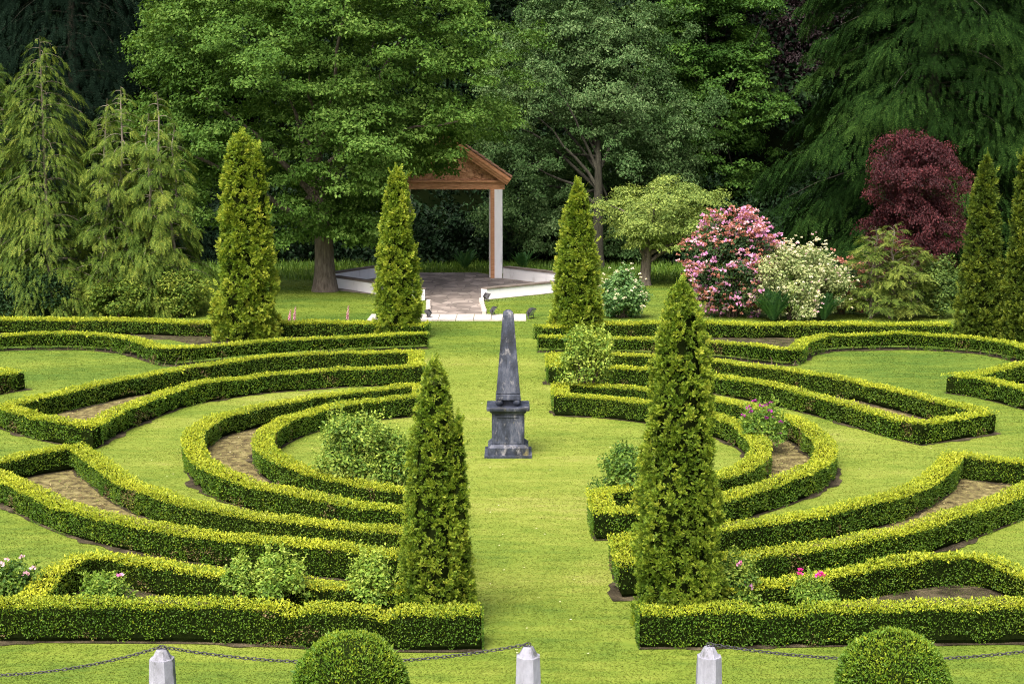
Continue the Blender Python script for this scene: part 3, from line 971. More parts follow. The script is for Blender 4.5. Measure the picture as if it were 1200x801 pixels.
# ------------------------------------------------------------------ columnar thujas
def thuja(label, px, ybase, ytop, wpx, expo=.42, mat='thuja', hedge_y=None, n_spray=2600, second=None, shade0=.5, size=.17, rag=1.0, base_t=.10):
    b = gp(px, ybase)
    Yd = b[1]
    H = at(px, ytop, Yd)[2]
    sc = np.linalg.norm(at(px + 1, ybase, Yd) - at(px, ybase, Yd))
    R = wpx * sc / 2
    root = empty('columnar_conifer', b, label, 'conifer', 'columnar conifers standing in the box hedges')
    mbx = MB()
    mbx.tube([b + np.array([0, 0, z]) for z in np.linspace(0, H * .9, 6)], np.linspace(.09, .015, 6), 8)
    mbx.build('trunk', M['bark'], root)
    crown = MB()
    stems = [(0, 0, 1.0, 1.0)] + (second or [])
    for (dx, dy, hs, rs) in stems:
        Hh, Rr = H * hs, R * rs
        cb = b + np.array([dx * R, dy * R, 0])

        def rad(t):
            low = np.clip((t + .02) / base_t, 0, 1) ** .5 * .14 + .86
            return Rr * (np.maximum(1 - t, 0) ** expo) * low
        # dark inner mass
        pts, rr = [], []
        for t in np.linspace(0, .88, 22):
            pts.append(cb + np.array([0, 0, .03 + t * Hh])); rr.append(max(rad(t) * .60, .01))
        crown.tube(pts, rr, 14, .1, 1)
        size_ = size * .55
        K = 15
        Nc = int(n_spray * .88 * hs * rs)
        t = rng.random(Nc * 3)
        w_ = rad(t) / Rr + .10
        t = t[rng.random(Nc * 3) < w_ / w_.max()][:Nc]
        Nc = len(t)
        th = rng.random(Nc) * 2 * np.pi
        u = np.stack([np.cos(th), np.sin(th), np.zeros(Nc)], 1)
        q = u * 2.2 + np.stack([np.zeros(Nc), np.zeros(Nc), t * Hh * 1.5], 1)
        lump = noise(q + cb, 1.1, 31) * .22 + noise(q + cb, 2.6, 32) * .14
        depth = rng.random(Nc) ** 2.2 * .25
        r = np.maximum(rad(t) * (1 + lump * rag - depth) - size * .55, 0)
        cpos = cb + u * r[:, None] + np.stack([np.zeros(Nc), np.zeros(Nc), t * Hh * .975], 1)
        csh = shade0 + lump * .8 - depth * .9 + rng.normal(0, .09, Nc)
        ci = np.repeat(np.arange(Nc), K)
        N = len(ci)
        uu = u[ci]
        d = uu * .75 + np.array([0, 0, .55]) + rng.normal(0, .62, (N, 3))
        pos = cpos[ci] + unit(d) * (size * .22 * rng.random(N))[:, None]
        nrm = rng.normal(0, .7, (N, 3)) + np.array([0, 0, .5]) + uu * .4
        sz = size * rng.uniform(.30, .62, N)
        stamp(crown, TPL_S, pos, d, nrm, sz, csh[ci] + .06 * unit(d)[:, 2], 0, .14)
        # leader tufts poking out of the outline
        K = 26
        t = rng.random(K); th = rng.random(K) * 2 * np.pi
        u = np.stack([np.cos(th), np.sin(th), np.zeros(K)], 1)
        pos = cb + u * (rad(t) * .95)[:, None] + np.stack([np.zeros(K), np.zeros(K), t * Hh], 1)
        stamp(crown, TPL_S, pos, u * .6 + np.array([0, 0, 1]) + rng.normal(0, .2, (K, 3)), rng.normal(0, 1, (K, 3)), size * rng.uniform(.9, 1.4, K), shade0 + .12, 0, .12)
        pos = cb + np.stack([rng.normal(0, .03, 14), rng.normal(0, .03, 14), Hh * rng.uniform(.9, .985, 14)], 1)
        stamp(crown, TPL_S, pos, np.array([0, 0, 1]) + rng.normal(0, .22, (14, 3)), rng.normal(0, 1, (14, 3)), size * 1.1, shade0 + .1, 0, .1)
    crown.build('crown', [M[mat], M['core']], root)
    return root


thuja('tall yellow-green columnar conifer with a forked top on the far left hedge', 289, 398, 152, 76, .30, second=[(.50, -.25, .93, .50)], size=.24, n_spray=2400)
thuja('yellow-green columnar conifer on the far hedge just left of the paved patio', 467, 394, 194, 62, .40, size=.22, n_spray=2300)
thuja('yellow-green columnar conifer on the far hedge between obelisk and white-flowered shrub', 676, 395, 211, 66, .42, size=.22, n_spray=2300)
thuja('columnar conifer with a thin second leader in the near left hedges', 511, 732, 415, 100, .43, second=[(.56, -.25, .80, .38)], size=.098, n_spray=3000, shade0=.46, rag=1.25)
thuja('biggest columnar conifer, broad and dense, in the near right hedges', 793, 733, 322, 118, .38, size=.104, n_spray=4800, shade0=.46)
thuja('dark green slender columnar conifer at the right end of the far right hedge', 1147, 398, 178, 60, .42, mat='thuja_dark', size=.22, n_spray=2300, shade0=.45)
thuja('dark columnar conifer cut by the right picture edge', 1196, 402, 163, 52, .38, mat='thuja_dark', size=.22, n_spray=2300, shade0=.45)


# ------------------------------------------------------------------ trees
def bez(a, b, c, n=7):
    t = np.linspace(0, 1, n)[:, None]
    return a * (1 - t) ** 2 + 2 * b * t * (1 - t) + c * t * t


def broadleaf(name, label, cat, base, crown_c, crown_r, trunk_r, n_clump, n_leaf, leaf, mat, bark='bark', clump_r=1.0, uneven=.25, lean=(0, 0), droop=.1,
              trunk_top=None, limbs=14, shell=.45, zmin=None, seed=1, shade0=.5, flat=.62, group=None, cut=None, lobes=0, lobe_r=1.8, lobe_flat=.7, extra=None):
    """trunk with limbs under a crown of leaf clumps that leave gaps between them"""
    base, crown_c, crown_r = np.asarray(base, float), np.asarray(crown_c, float), np.asarray(crown_r, float)
    root = empty(name, base, label, cat, group)
    # clump centres
    D = sphere_dirs(n_clump * 3)
    rr = (shell + (1 - shell) * rng.random(len(D)) ** .6)
    lob = 1 + uneven * noise(D * 2.2 + seed * 7.3, 1.0, seed) + uneven * .6 * noise(D * 5.0 + seed * 3.1, 1.0, seed + 3)
    C = crown_c + D * crown_r * (rr * lob)[:, None]
    if lobes:
        B = C[:lobes]
        k = rng.integers(0, lobes, n_clump * 2)
        e = sphere_dirs(len(k))
        e[:, 2] = np.where(e[:, 2] < -.55, -e[:, 2] * .7, e[:, 2])
        oc_ = unit((B[k] - crown_c) / crown_r)
        e = unit(e + oc_ * .35)
        C = B[k] + e * (lobe_r * rng.uniform(.75, 1.1, len(k)) * (1 + .25 * noise(B[k], 1.3, 4)))[:, None] * np.array([1, 1, lobe_flat])
        C[:, 2] -= .22 * (e[:, 0] ** 2 + e[:, 1] ** 2) * lobe_r
        C[::6] = crown_c + sphere_dirs(len(C[::6])) * crown_r * (rng.random(len(C[::6])) ** .5 * .9)[:, None]
    if zmin is not None: C = C[C[:, 2] > zmin]
    if cut is not None: C = C[cut(C)]
    C = C[:n_clump]
    if extra is not None: C = np.concatenate([C, extra])
    n = len(C)
    cr = clump_r * rng.uniform(.6, 1.35, n)
    cshade = shade0 + .16 * noise(C, .35, seed + 9) + rng.normal(0, .07, n)
    # trunk and limbs
    tb = MB()
    top = np.array([base[0] + lean[0], base[1] + lean[1], trunk_top if trunk_top else crown_c[2] - crown_r[2] * .15])
    midp = (base + top) / 2 + np.array([lean[0] * -.3 + .15 * trunk_r, 0, 0])
    tp = bez(base - np.array([0, 0, .05]), midp, top, 9)
    tr = trunk_r * np.array([1.35, 1.02, .92, .86, .8, .72, .62, .5, .38])
    tb.tube(tp, tr, 12)
    order = rng.permutation(n)[:limbs]
    for i in order:
        k = rng.integers(3, 8)
        st = tp[k]
        en = C[i]
        mid = (st + en) / 2 + np.array([0, 0, .12 * np.linalg.norm(en - st)])
        pts = bez(st, mid, en, 7) + np.concatenate([[[0, 0, 0]], rng.normal(0, .05 * trunk_r * 4, (5, 3)), [[0, 0, 0]]])
        tb.tube(pts, np.linspace(tr[k] * .5, .02, 7), 6)
    tb.build('trunk', M[bark], root)
    # leaves
    cb = MB()
    ci = np.repeat(np.arange(n), n_leaf)
    ci = ci[rng.random(len(ci)) < np.minimum(1, (cr[ci] / (clump_r * 1.35)) ** 2 * 1.3)]
    m = len(ci)
    dd = sphere_dirs(m)
    dd[:, 2] = np.where(dd[:, 2] < -.25, -dd[:, 2] * .6, dd[:, 2])
    rad = cr[ci] * (1 - rng.random(m) ** 2.2 * .75) * (1 + .35 * noise(dd * 2.5 + C[ci], 1.0, 5))
    pos = C[ci] + dd * rad[:, None] * np.array([1, 1, flat])
    pos[:, 2] -= droop * rad * (dd[:, 0] ** 2 + dd[:, 1] ** 2)
    outc = unit((C[ci] - crown_c) / crown_r)
    nrm = dd * .6 + outc * .3 + np.array([0, 0, .45]) + rng.normal(0, .42, (m, 3))
    d = np.cross(unit(nrm), rng.normal(0, 1, (m, 3))) + np.array([0, 0, -droop * 2]) + outc * .25
    LL = leaf * rng.uniform(.6, 1.35, m)
    sh = cshade[ci] + rng.normal(0, .15, m)
    keep = pos[:, 2] > .08
    leaves(cb, pos[keep], d[keep], nrm[keep], LL[keep], LL[keep] * .62, np.clip(sh, 0, 1)[keep])
    cb.build('crown', [M[mat]], root)
    return root


def bough_tree(name, label, base, H, R, n_bough, per, mat, spray=.5, trunk_r=.3, bark='bark', prof=.6, t0=.03, droop=.35, lift=.2, fan=.32, edge=.35, seed=1, shade0=.45, jit=.14,
               stems=((0, 0, 1.0),), bare=.30, tip_droop=.9, group=None, cat='conifer', rough=.3, tpl=None, thick=.10):
    """conifer of separate drooping boughs: each a plate of sprays, lit above and open below"""
    base = np.asarray(base, float)
    root = empty(name, base, label, cat, group)
    tb, cb = MB(), MB()
    tpl = TPL_B if tpl is None else tpl
    for (dx, dy, hs) in stems:
        b = base + np.array([dx, dy, 0])
        Hh, Rr = H * hs, R * (1 if len(stems) == 1 else .8 * hs)
        wob = rng.normal(0, .10, (9, 3)) * (len(stems) > 1); wob[0] = 0
        tp = np.stack([np.full(9, b[0]), np.full(9, b[1]), np.linspace(-.05, Hh, 9)], 1) + wob
        tb.tube(tp, np.linspace(trunk_r * hs, .02, 9), 9)
        nb_ = n_bough // len(stems)
        for i in range(nb_):
            t = t0 + (1 - t0) * ((i + rng.random()) / nb_) ** 1.1
            th = i * 2.39996 + rng.normal(0, .35)
            u = np.array([math.cos(th), math.sin(th), 0]); side = np.array([-u[1], u[0], 0])
            L = Rr * (1 - t) ** prof * (1 + rough * float(noise(np.array([[u[0] * 2, u[1] * 2, t * 7 + seed * 5]]), 1.2, seed)[0])) * rng.uniform(.8, 1.12) + .15
            st = np.array([np.interp(t * Hh, tp[:, 2], tp[:, 0]), np.interp(t * Hh, tp[:, 2], tp[:, 1]), t * Hh])
            K = max(6, int(per * min(1.3, (L / (Rr * .62))) ** 1.5))
            f = bare + (1 - bare) * rng.random(K) ** .7
            half = L * fan * np.sin(np.pi * np.clip(f * .82 + .12, 0, 1)) ** .8
            v = rng.uniform(-1, 1, K)
            arch = lift * L * f - (droop + lift) * L * f ** 2
            P = st + u * (L * f)[:, None] + side * (v * half)[:, None]
            P[:, 2] += arch - edge * half * v * v - rng.random(K) * thick * L * .6
            slope = lift - 2 * (droop + lift) * f
            dv = u * 1.0 + side * (v * .7)[:, None] + np.stack([np.zeros(K), np.zeros(K), slope * .7 - tip_droop * (f ** 2) * .8 - .25 * v * v], 1) + rng.normal(0, .28, (K, 3))
            nn = np.array([0, 0, 1.0]) + u * .4 + rng.normal(0, .4, (K, 3))
            tone = shade0 + rng.normal(0, .10)
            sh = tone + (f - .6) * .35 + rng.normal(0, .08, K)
            k = P[:, 2] > .1
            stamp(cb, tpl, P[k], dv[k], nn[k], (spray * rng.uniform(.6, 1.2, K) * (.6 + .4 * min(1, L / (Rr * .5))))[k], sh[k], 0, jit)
            ff = np.linspace(0, .8, 6)
            if i % 2 == 0 or len(stems) > 1:
                tb.tube(st + u * (L * ff)[:, None] + np.stack([np.zeros(6), np.zeros(6), lift * L * ff - (droop + lift) * L * ff ** 2 - .05], 1), np.linspace(.012 + .007 * L, .006, 6), 5)
    tb.build('trunk', M[bark], root)
    cb.build('crown', [M[mat]], root)
    return root


# great broadleaf tree left of the patio
b = gp(381, 341)
BOUGH = np.array([at(px, py, 64.5 + rng.uniform(-1.5, 2.5)) for px, py in np.stack([rng.uniform(468, 536, 34), rng.uniform(140, 197, 34)], 1) if py < 205 - (px - 468) * .28])
cc = at(368, 118, 64.5)
broadleaf('broadleaf_tree', 'huge spreading broadleaf tree with a stout trunk beside the patio, boughs over the gable', 'tree', b, (cc[0], 65.0, 9.6), (7.7, 6.5, 8.6), .46, 2900, 130, .15, 'oak',
          clump_r=.58, uneven=.22, extra=BOUGH, trunk_top=6.0, limbs=11, shell=.62, zmin=2.0, seed=2, lean=(-.3, .3), lobes=190, lobe_r=1.3, lobe_flat=.72,
          cut=lambda C: ~(((C[:, 0] > at(462, 180, 64)[0]) & (C[:, 2] < at(466, 205, 64)[2])) | ((C[:, 0] > at(543, 180, 64)[0]) & (C[:, 2] < at(528, 165, 64)[2]))))
# lower boughs hanging in front of the gable belong to the same tree
# grey-green tree behind the pergola
b = gp(700, 314)
broadleaf('broadleaf_tree', 'fine-leaved grey-green tree filling the middle background behind the timber gable', 'tree', b, (at(690, 160, 79)[0], 80.5, 6.6), (6.1, 4.6, 9.2), .3, 2000, 150, .135, 'grey_tree', bark='bark_dark',
          clump_r=.58, uneven=.2, trunk_top=6.5, limbs=14, shell=.5, zmin=.5, seed=5, droop=.35, lobes=240, lobe_r=1.1, lobe_flat=.95)
b = at(838, 312, 88); b[2] = 0
broadleaf('broadleaf_tree', 'fresh green layered tree right of the grey-green one, before the copper foliage', 'tree', b, (b[0] - .6, 88, 9.5), (3.4, 3.6, 10.5), .3, 1300, 130, .18, 'beech', bark='bark_dark', clump_r=.6, flat=.5, uneven=.25, trunk_top=9, seed=7, zmin=1, lobes=130, lobe_r=1.4, lobe_flat=.5)
b = at(900, 310, 97); b[2] = 0
broadleaf('copper_beech', 'dark purple copper beech showing high between the green tree and the giant conifer', 'tree', b, (b[0], 97, 16), (6.0, 4, 9), .4, 420, 220, .19, 'copper', clump_r=1.2, seed=8, zmin=3, trunk_top=10)
b = gp(755, 334)
cc = at(782, 256, b[1])
broadleaf('apple_tree', 'small spreading pale green apple tree with a leaning trunk right of centre', 'tree', b, (cc[0], b[1] + .3, cc[2]), (3.3, 2.6, 1.7), .26, 640, 110, .10, 'apple', clump_r=.42, uneven=.28, shade0=.62, lobes=70, lobe_r=.75, lobe_flat=.6,
          trunk_top=cc[2] - .3, limbs=18, shell=.3, seed=9, lean=(.25, 0), flat=.5, droop=.25, cut=lambda C: (C[:, 2] > 1.7) & (C[:, 0] < at(855, 250, 67)[0]))
b = gp(1078, 352)
cc = at(1076, 243, b[1])
broadleaf('purple_tree', 'dark burgundy purple-leaved small tree before the giant conifer on the right', 'tree', b, (cc[0], b[1], cc[2] - .4), (1.68, 1.7, 3.25), .14, 800, 120, .095, 'plum', bark='bark_dark', clump_r=.38, uneven=.22, lobes=90, lobe_r=.65, lobe_flat=.9,
          trunk_top=cc[2], limbs=10, shell=.4, seed=12, droop=.6, zmin=.3)

b = at(1085, 333, 72); b[2] = 0
bough_tree('giant_cedar', 'giant dark green conifer with drooping feathery boughs filling the upper right', b, 25, 9.1, 330, 190, 'cedar', spray=.62, trunk_r=.5, bark='bark_dark', prof=.55, t0=.02,
           droop=.26, lift=.20, fan=.30, seed=3, shade0=.40, edge=.5, thick=.06)
b = at(1235, 322, 84); b[2] = 0
bough_tree('fir_tree', 'near-black fir behind the giant conifer at the upper right corner', b, 28, 7.5, 200, 90, 'fir', spray=.8, trunk_r=.5, bark='bark_dark', prof=.6, seed=4)
b = at(95, 318, 82); b[2] = 0
bough_tree('fir_tree', 'near-black drooping fir with bare twigs at the upper left corner', b, 27, 8.5, 240, 90, 'fir', spray=.8, trunk_r=.4, bark='bark_dark', prof=.5, seed=6, droop=.5)

cyp = 'loose olive-green cypresses behind the far left hedge'
for (px, yb, yt, rpx, lab, st, nb_, br) in (
        (4, 366, 62, 54, 'olive-green cypress cut by the left picture edge', ((0, 0, 1.0),), 150, .2),
        (60, 367, 42, 76, 'tallest loose olive-green cypress, second from the left edge', ((0, 0, 1.0),), 190, .2),
        (138, 367, 100, 62, 'thin olive cypress with bare stems, third from the left edge', ((-.3, 0, .93), (.35, .1, 1.0)), 190, .3),
        (193, 368, 104, 56, 'sparse cypress of several bare grey stems, left of the tall forked conifer', ((-.55, .1, .9), (0, 0, 1.0), (.45, .2, .86)), 190, .45)):
    b = gp(px, yb)
    Hh = at(px, yt, b[1])[2]
    bough_tree('cypress_tree', lab, b, Hh, rpx / 31.0, nb_, 46, 'cypress', spray=.34, trunk_r=.10, bark='bark_pale' if len(st) > 1 else 'bark', prof=.50, t0=.05, droop=.30, lift=.40, fan=.30,
               stems=st, seed=int(px) + 1, shade0=.42, group=cyp, bare=br, tip_droop=.7, rough=.5, thick=.16)
b = gp(1040, 373)
bough_tree('golden_conifer', 'low feathery golden-green conifer below the purple-leaved tree', b, at(1040, 262, b[1])[2], 1.75, 130, 40, 'gold', spray=.32, trunk_r=.07, prof=.6, t0=.02,
           droop=-.25, lift=.85, fan=.34, stems=((-.6, 0, .95), (.1, 0, 1.0), (.8, .1, .75)), seed=9, shade0=.5, tip_droop=-.1, rough=.5, thick=.2)


# ------------------------------------------------------------------ shrubs and flowers
def truss(mbx, p, r, n=9, slot=0):
    d = sphere_dirs(n); d[:, 2] = np.abs(d[:, 2])
    q = np.repeat(p[None], n, 0) + d * r * .35
    leaves(mbx, q, d, np.cross(d, rng.normal(0, 1, (n, 3))) + d * .3, r * rng.uniform(.7, 1.1, n), r * .85, rng.random(n), slot)


def shrub(name, label, cat, base, w, d, h, n_clump, n_leaf, leaf, mat, clump_r=.2, flowers=(), stems=9, z0=.12, shade0=.5, group=None, flower_kind=None, seed=1, flat=.8, low=.35, uneven=.3, shoots=0):
    base = np.asarray(base, float)
    root = empty(name, base, label, cat, group)
    D = sphere_dirs(n_clump * 2)
    D[:, 2] = np.where(D[:, 2] < -low, -D[:, 2], D[:, 2])
    D = D[:n_clump]
    rr = (.5 + .5 * rng.random(n_clump) ** .6) * (1 + uneven * noise(D * 2 + seed, 1.2, seed))
    cz = h * .52
    C = base + np.array([0, 0, cz]) + D * np.array([w / 2, d / 2, h * .5]) * rr[:, None]
    C[:, 2] = np.maximum(C[:, 2], base[2] + z0)
    sb = MB()
    for i in rng.permutation(n_clump)[:stems]:
        a = base + np.array([rng.normal(0, w * .06), rng.normal(0, d * .06), -.02])
        sb.tube(bez(a, (a + C[i]) / 2 + np.array([0, 0, .1 * h]), C[i], 6), np.linspace(.006 + .008 * h, .004, 6), 5)
    sb.build('stems', M['stem'], root)
    fb = MB()
    for q in range(shoots):
        i = int(rng.integers(0, n_clump))
        v = unit((C[i] - base) * np.array([.7, .7, 1.2]))
        Ls = h * rng.uniform(.12, .26)
        a = C[i] + v * clump_r * .5
        if a[2] < base[2] + h * .45: continue
        tip = a + (v + rng.normal(0, .25, 3)) * Ls
        sb2 = np.linspace(0, 1, 9)[:, None]
        pp = a + (tip - a) * sb2
        for r_ in range(2):
            dd_ = rng.normal(0, .8, (9, 3)) + v * .5
            leaves(fb, pp, dd_, rng.normal(0, .5, (9, 3)) + np.array([0, 0, .8]), leaf * rng.uniform(.6, 1.0, 9), leaf * .5, np.clip(shade0 + .25 + rng.normal(0, .15, 9), 0, 1))
    ci = np.repeat(np.arange(n_clump), n_leaf)
    m = len(ci)
    dd = sphere_dirs(m)
    pos = C[ci] + dd * (clump_r * (1 - rng.random(m) ** 2 * .8))[:, None] * np.array([1, 1, flat])
    nrm = dd * .5 + unit(C[ci] - base - np.array([0, 0, cz * .6])) * .4 + np.array([0, 0, .45]) + rng.normal(0, .45, (m, 3))
    dv = np.cross(unit(nrm), rng.normal(0, 1, (m, 3))) + dd * .35
    LL = leaf * rng.uniform(.6, 1.3, m)
    sh = shade0 + rng.normal(0, .08, n_clump)[ci] + rng.normal(0, .17, m)
    k = pos[:, 2] > base[2] + .02
    leaves(fb, pos[k], dv[k], nrm[k], LL[k], LL[k] * .6, np.clip(sh, 0, 1)[k])
    fb.build('foliage', [M[mat]], root)
    for (mname, cnt, r, how) in flowers:
        pts = []
        if isinstance(how, list):
            for (px, py) in how:
                pts.append(at(px, py, base[1] - d * .3))
        else:
            for i in rng.integers(0, n_clump, cnt):
                v = unit(C[i] - base - np.array([0, 0, cz]))
                pts.append(C[i] + (v + np.array([0, -.35, .35])) * clump_r * rng.uniform(.7, 1.1) + rng.normal(0, clump_r * .4, 3))
        if len(pts) > 60:
            fm = MB()
            for p in pts: truss(fm, p, r * rng.uniform(.7, 1.25))
            tag(fm.build('blossom', M[mname], root), kind='stuff')
        else:
            for p in pts:
                fm = MB(); truss(fm, p, r * rng.uniform(.8, 1.2), 12)
                fm.build('flower', M[mname], root)
    return root


# left beds
shrub('rose_bush', 'large leafy rose bush inside the left crescent ring', 'rose bush', gp(418, 580), 1.45, 1.3, 1.45, 125, 95, .068, 'rose', .19, uneven=.35, stems=18, seed=3, shoots=60, shade0=.56)
shrub('rose_bush', 'smaller leafy bush tight against the near left conifer, right of the large rose bush', 'rose bush', gp(470, 582), .9, .9, .95, 44, 90, .07, 'rose', .16, uneven=.6, stems=9, seed=4, shoots=46, shade0=.5)
shrub('rose_bush', 'dark leafy bush with pale pink roses at the left edge', 'rose bush', gp(8, 716), .85, .8, .62, 55, 80, .06, 'rose', .14, flowers=[('pale_pink', 0, .045, [(8, 656), (26, 653), (2, 662), (39, 666), (30, 673)])], seed=5, shoots=46, shade0=.35)
shrub('rose_bush', 'low spreading lime-green rose with one pink flower in the front left bed', 'rose bush', gp(122, 717), .75, .6, .48, 42, 70, .055, 'rose_lime', .12, flowers=[('pink', 0, .045, [(141, 675)])], seed=6, shoots=46, shade0=.35)
shrub('rose_bush', 'narrow upright young rose left of the fuller lime-green one', 'rose bush', gp(281, 722), .38, .4, .78, 30, 60, .055, 'rose_lime', .10, seed=7, shoots=46, shade0=.45)
shrub('rose_bush', 'fullest lime-green rose bush in the middle of the front left bed', 'rose bush', gp(324, 724), .72, .6, .82, 40, 75, .06, 'rose_lime', .12, uneven=.7, seed=8, shoots=46, shade0=.55)
shrub('rose_bush', 'upright lime-green rose close to the near left conifer', 'rose bush', gp(437, 727), .52, .5, .85, 40, 75, .06, 'rose_lime', .12, seed=9, shoots=46, shade0=.55)
# right beds
shrub('rose_bush', 'tall airy rose bush between the hedges right of the obelisk', 'rose bush', gp(686, 470), 1.3, 1.1, 1.7, 80, 75, .085, 'rose', .22, stems=20, seed=10, shoots=46, shade0=.68, uneven=.5)
shrub('rose_bush', 'rose with purple blooms in the soil of the right crescent ring', 'rose bush', gp(893, 530), .95, .9, .95, 46, 60, .065, 'rose_lime', .16, seed=11, shoots=46, shade0=.35,
      flowers=[('mauve', 0, .06, [(884, 470), (877, 478), (898, 475), (904, 472), (871, 488), (898, 490), (915, 495), (906, 490), (913, 508), (892, 476), (880, 483), (902, 482)])])
shrub('shrub', 'dark glossy shrub half hidden left of the biggest columnar conifer', 'shrub', gp(738, 592), 1.1, 1.0, 1.0, 60, 80, .07, 'rose', .18, seed=12, shade0=.40)
shrub('rose_bush', 'bluish-leaved rose with a pink bud right of the biggest columnar conifer', 'rose bush', gp(861, 722), .5, .5, .80, 34, 60, .06, 'rose', .13, seed=13, shoots=46, shade0=.5,
      flowers=[('pink', 0, .045, [(868, 660), (866, 662)])])
shrub('rose_bush', 'small rose with lilac-pink blooms low beside the front right hedge', 'rose bush', gp(872, 724), .4, .4, .42, 22, 50, .05, 'rose_lime', .10, seed=14, shoots=46, shade0=.45,
      flowers=[('lilac', 0, .05, [(874, 688), (869, 690), (879, 689)])])
shrub('rose_bush', 'rose with bright magenta blooms behind the front right hedge', 'rose bush', gp(953, 724), .5, .45, .52, 26, 50, .05, 'rose_lime', .11, seed=15, shoots=46, shade0=.35,
      flowers=[('magenta', 0, .042, [(938, 668), (938, 673), (961, 672), (965, 674), (959, 675)])])
# behind the far right hedge
shrub('viburnum', 'rounded white-flowered shrub on the grass right of the patio', 'shrub', gp(730, 372), 1.65, 1.5, 1.65, 110, 90, .11, 'viburnum', .25, seed=16, shade0=.72, flowers=[('white_petal', 110, .06, None)], low=.9)
shrub('rhododendron', 'big rhododendron covered in pink and salmon blossom', 'shrub', gp(857, 371), 3.0, 2.4, 3.5, 240, 60, .13, 'rhodo', .36, seed=17, flowers=[('salmon', 820, .09, None), ('lilac', 420, .11, None), ('pale_pink', 170, .10, None)], stems=20, shade0=.6, low=.9)
shrub('shrub', 'broad pale cream-flowered shrub right of the rhododendron', 'shrub', gp(928, 374), 3.6, 2.2, 2.7, 230, 110, .10, 'pale_shrub', .3, seed=18, flowers=[('white_petal', 520, .055, None), ('pale_pink', 90, .06, None)], shade0=.6, low=.9)
shrub('azalea', 'salmon-pink azalea peeping out behind the cream-flowered shrub', 'shrub', gp(985, 368), 1.7, 1.2, 1.9, 60, 60, .10, 'rhodo', .25, seed=19, flowers=[('salmon', 150, .11, None)], low=.9)
shrub('shrub', 'grey-green bushy shrub between the golden conifer and the dark slender conifer', 'shrub', gp(1098, 372), 1.7, 1.3, 2.1, 100, 80, .11, 'apple', .28, seed=20, shade0=.25, low=.9)
shrub('shrub', 'low green leafy shrub at the foot of the sparse cypress', 'shrub', gp(215, 371), 2.0, 1.4, 1.7, 90, 80, .12, 'cypress', .28, seed=21, shade0=.6, low=.9)
shrub('shrub', 'low bright bush under the tallest cypress behind the far left hedge', 'shrub', gp(140, 372), 2.3, 1.4, 1.3, 90, 80, .12, 'cypress', .28, seed=22, shade0=.5, low=.9)
shrub('shrub', 'dark low bush behind the far left hedge at the left edge', 'shrub', gp(30, 372), 3.4, 1.4, 1.6, 110, 80, .12, 'under', .3, seed=23, shade0=.8, low=.9)


def fern(label, base, R, n, seed=1):
    root = empty('fern', base, label, 'fern')
    fb = MB()
    for i in range(n):
        th = rng.random() * 2 * math.pi
        u = np.array([math.cos(th), math.sin(th), 0])
        L = R * rng.uniform(.75, 1.15)
        el = rng.uniform(.95, 1.45)
        K = 34
        t = np.linspace(.06, 1, K)
        spine = base + u * (L * t * math.cos(el) * 1.1)[:, None] + np.stack([np.zeros(K), np.zeros(K), L * (t * math.sin(el) * 1.1 - .30 * t * t)], 1)
        tg = unit(np.gradient(spine, axis=0))
        side = np.array([-u[1], u[0], 0])
        ln = L * .12 * np.sin(np.pi * (t * .9 + .1)) ** .8 + .02
        for sg in (-1, 1):
            leaves(fb, spine, side * sg + tg * .45, np.cross(side, tg) * 1.0, ln, L * .026, np.clip(rng.normal(.5, .12) + rng.normal(0, .12, K), 0, 1))
        fb.tube(spine[::3], np.linspace(.008, .003, len(spine[::3])), 4, .3)
    fb.build('fronds', M['fern'], root)
    return root


fern('big clump of green fern fronds below the cream-flowered shrub', gp(906, 377), 1.45, 110)
fern('small fern clump right of the cream-flowered shrub', gp(965, 376), 1.2, 50)
fern('dark fern on the woodland floor seen through the timber gable', gp(545, 316), 1.3, 26)
fern('dark fern right of the gable pillar before the wood', gp(613, 316), 1.2, 26)


def foxglove(label, px, yb, yt):
    b = gp(px, yb)
    H = at(px, yt, b[1])[2]
    root = empty('foxglove', b, label, 'flower')
    sb = MB()
    sb.tube([b, b + np.array([.02, 0, H * .5]), b + np.array([.06, 0, H])], [.012, .01, .005], 6)
    for k in range(6):
        a = rng.random() * 6.28
        leaves(sb, np.array([b]), np.array([[math.cos(a), math.sin(a), .5]]), np.array([[0, 0, 1.0]]), .3, .1, .5)
    sb.build('stem', M['viburnum'], root)
    fb = MB()
    n = 46
    t = np.linspace(.3, .98, n)
    a = np.arange(n) * 2.4
    u = np.stack([np.cos(a), np.sin(a), np.full(n, -.5)], 1)
    p = b + np.stack([.06 * t * t, 0 * t, H * t], 1)
    leaves(fb, p, u, np.stack([np.cos(a), np.sin(a), np.ones(n)], 1), .10 * (1.15 - t * .8), .075 * (1.1 - t * .7), rng.random(n))
    fb.build('bells', M['pink'], root)


foxglove('pink foxglove spike, taller of the pair behind the far left hedge', 345, 381, 358)
foxglove('shorter pink foxglove spike leaning beside the taller one', 339, 380, 362)
foxglove('lone pink foxglove near the patio behind the far left hedge', 407, 381, 357)


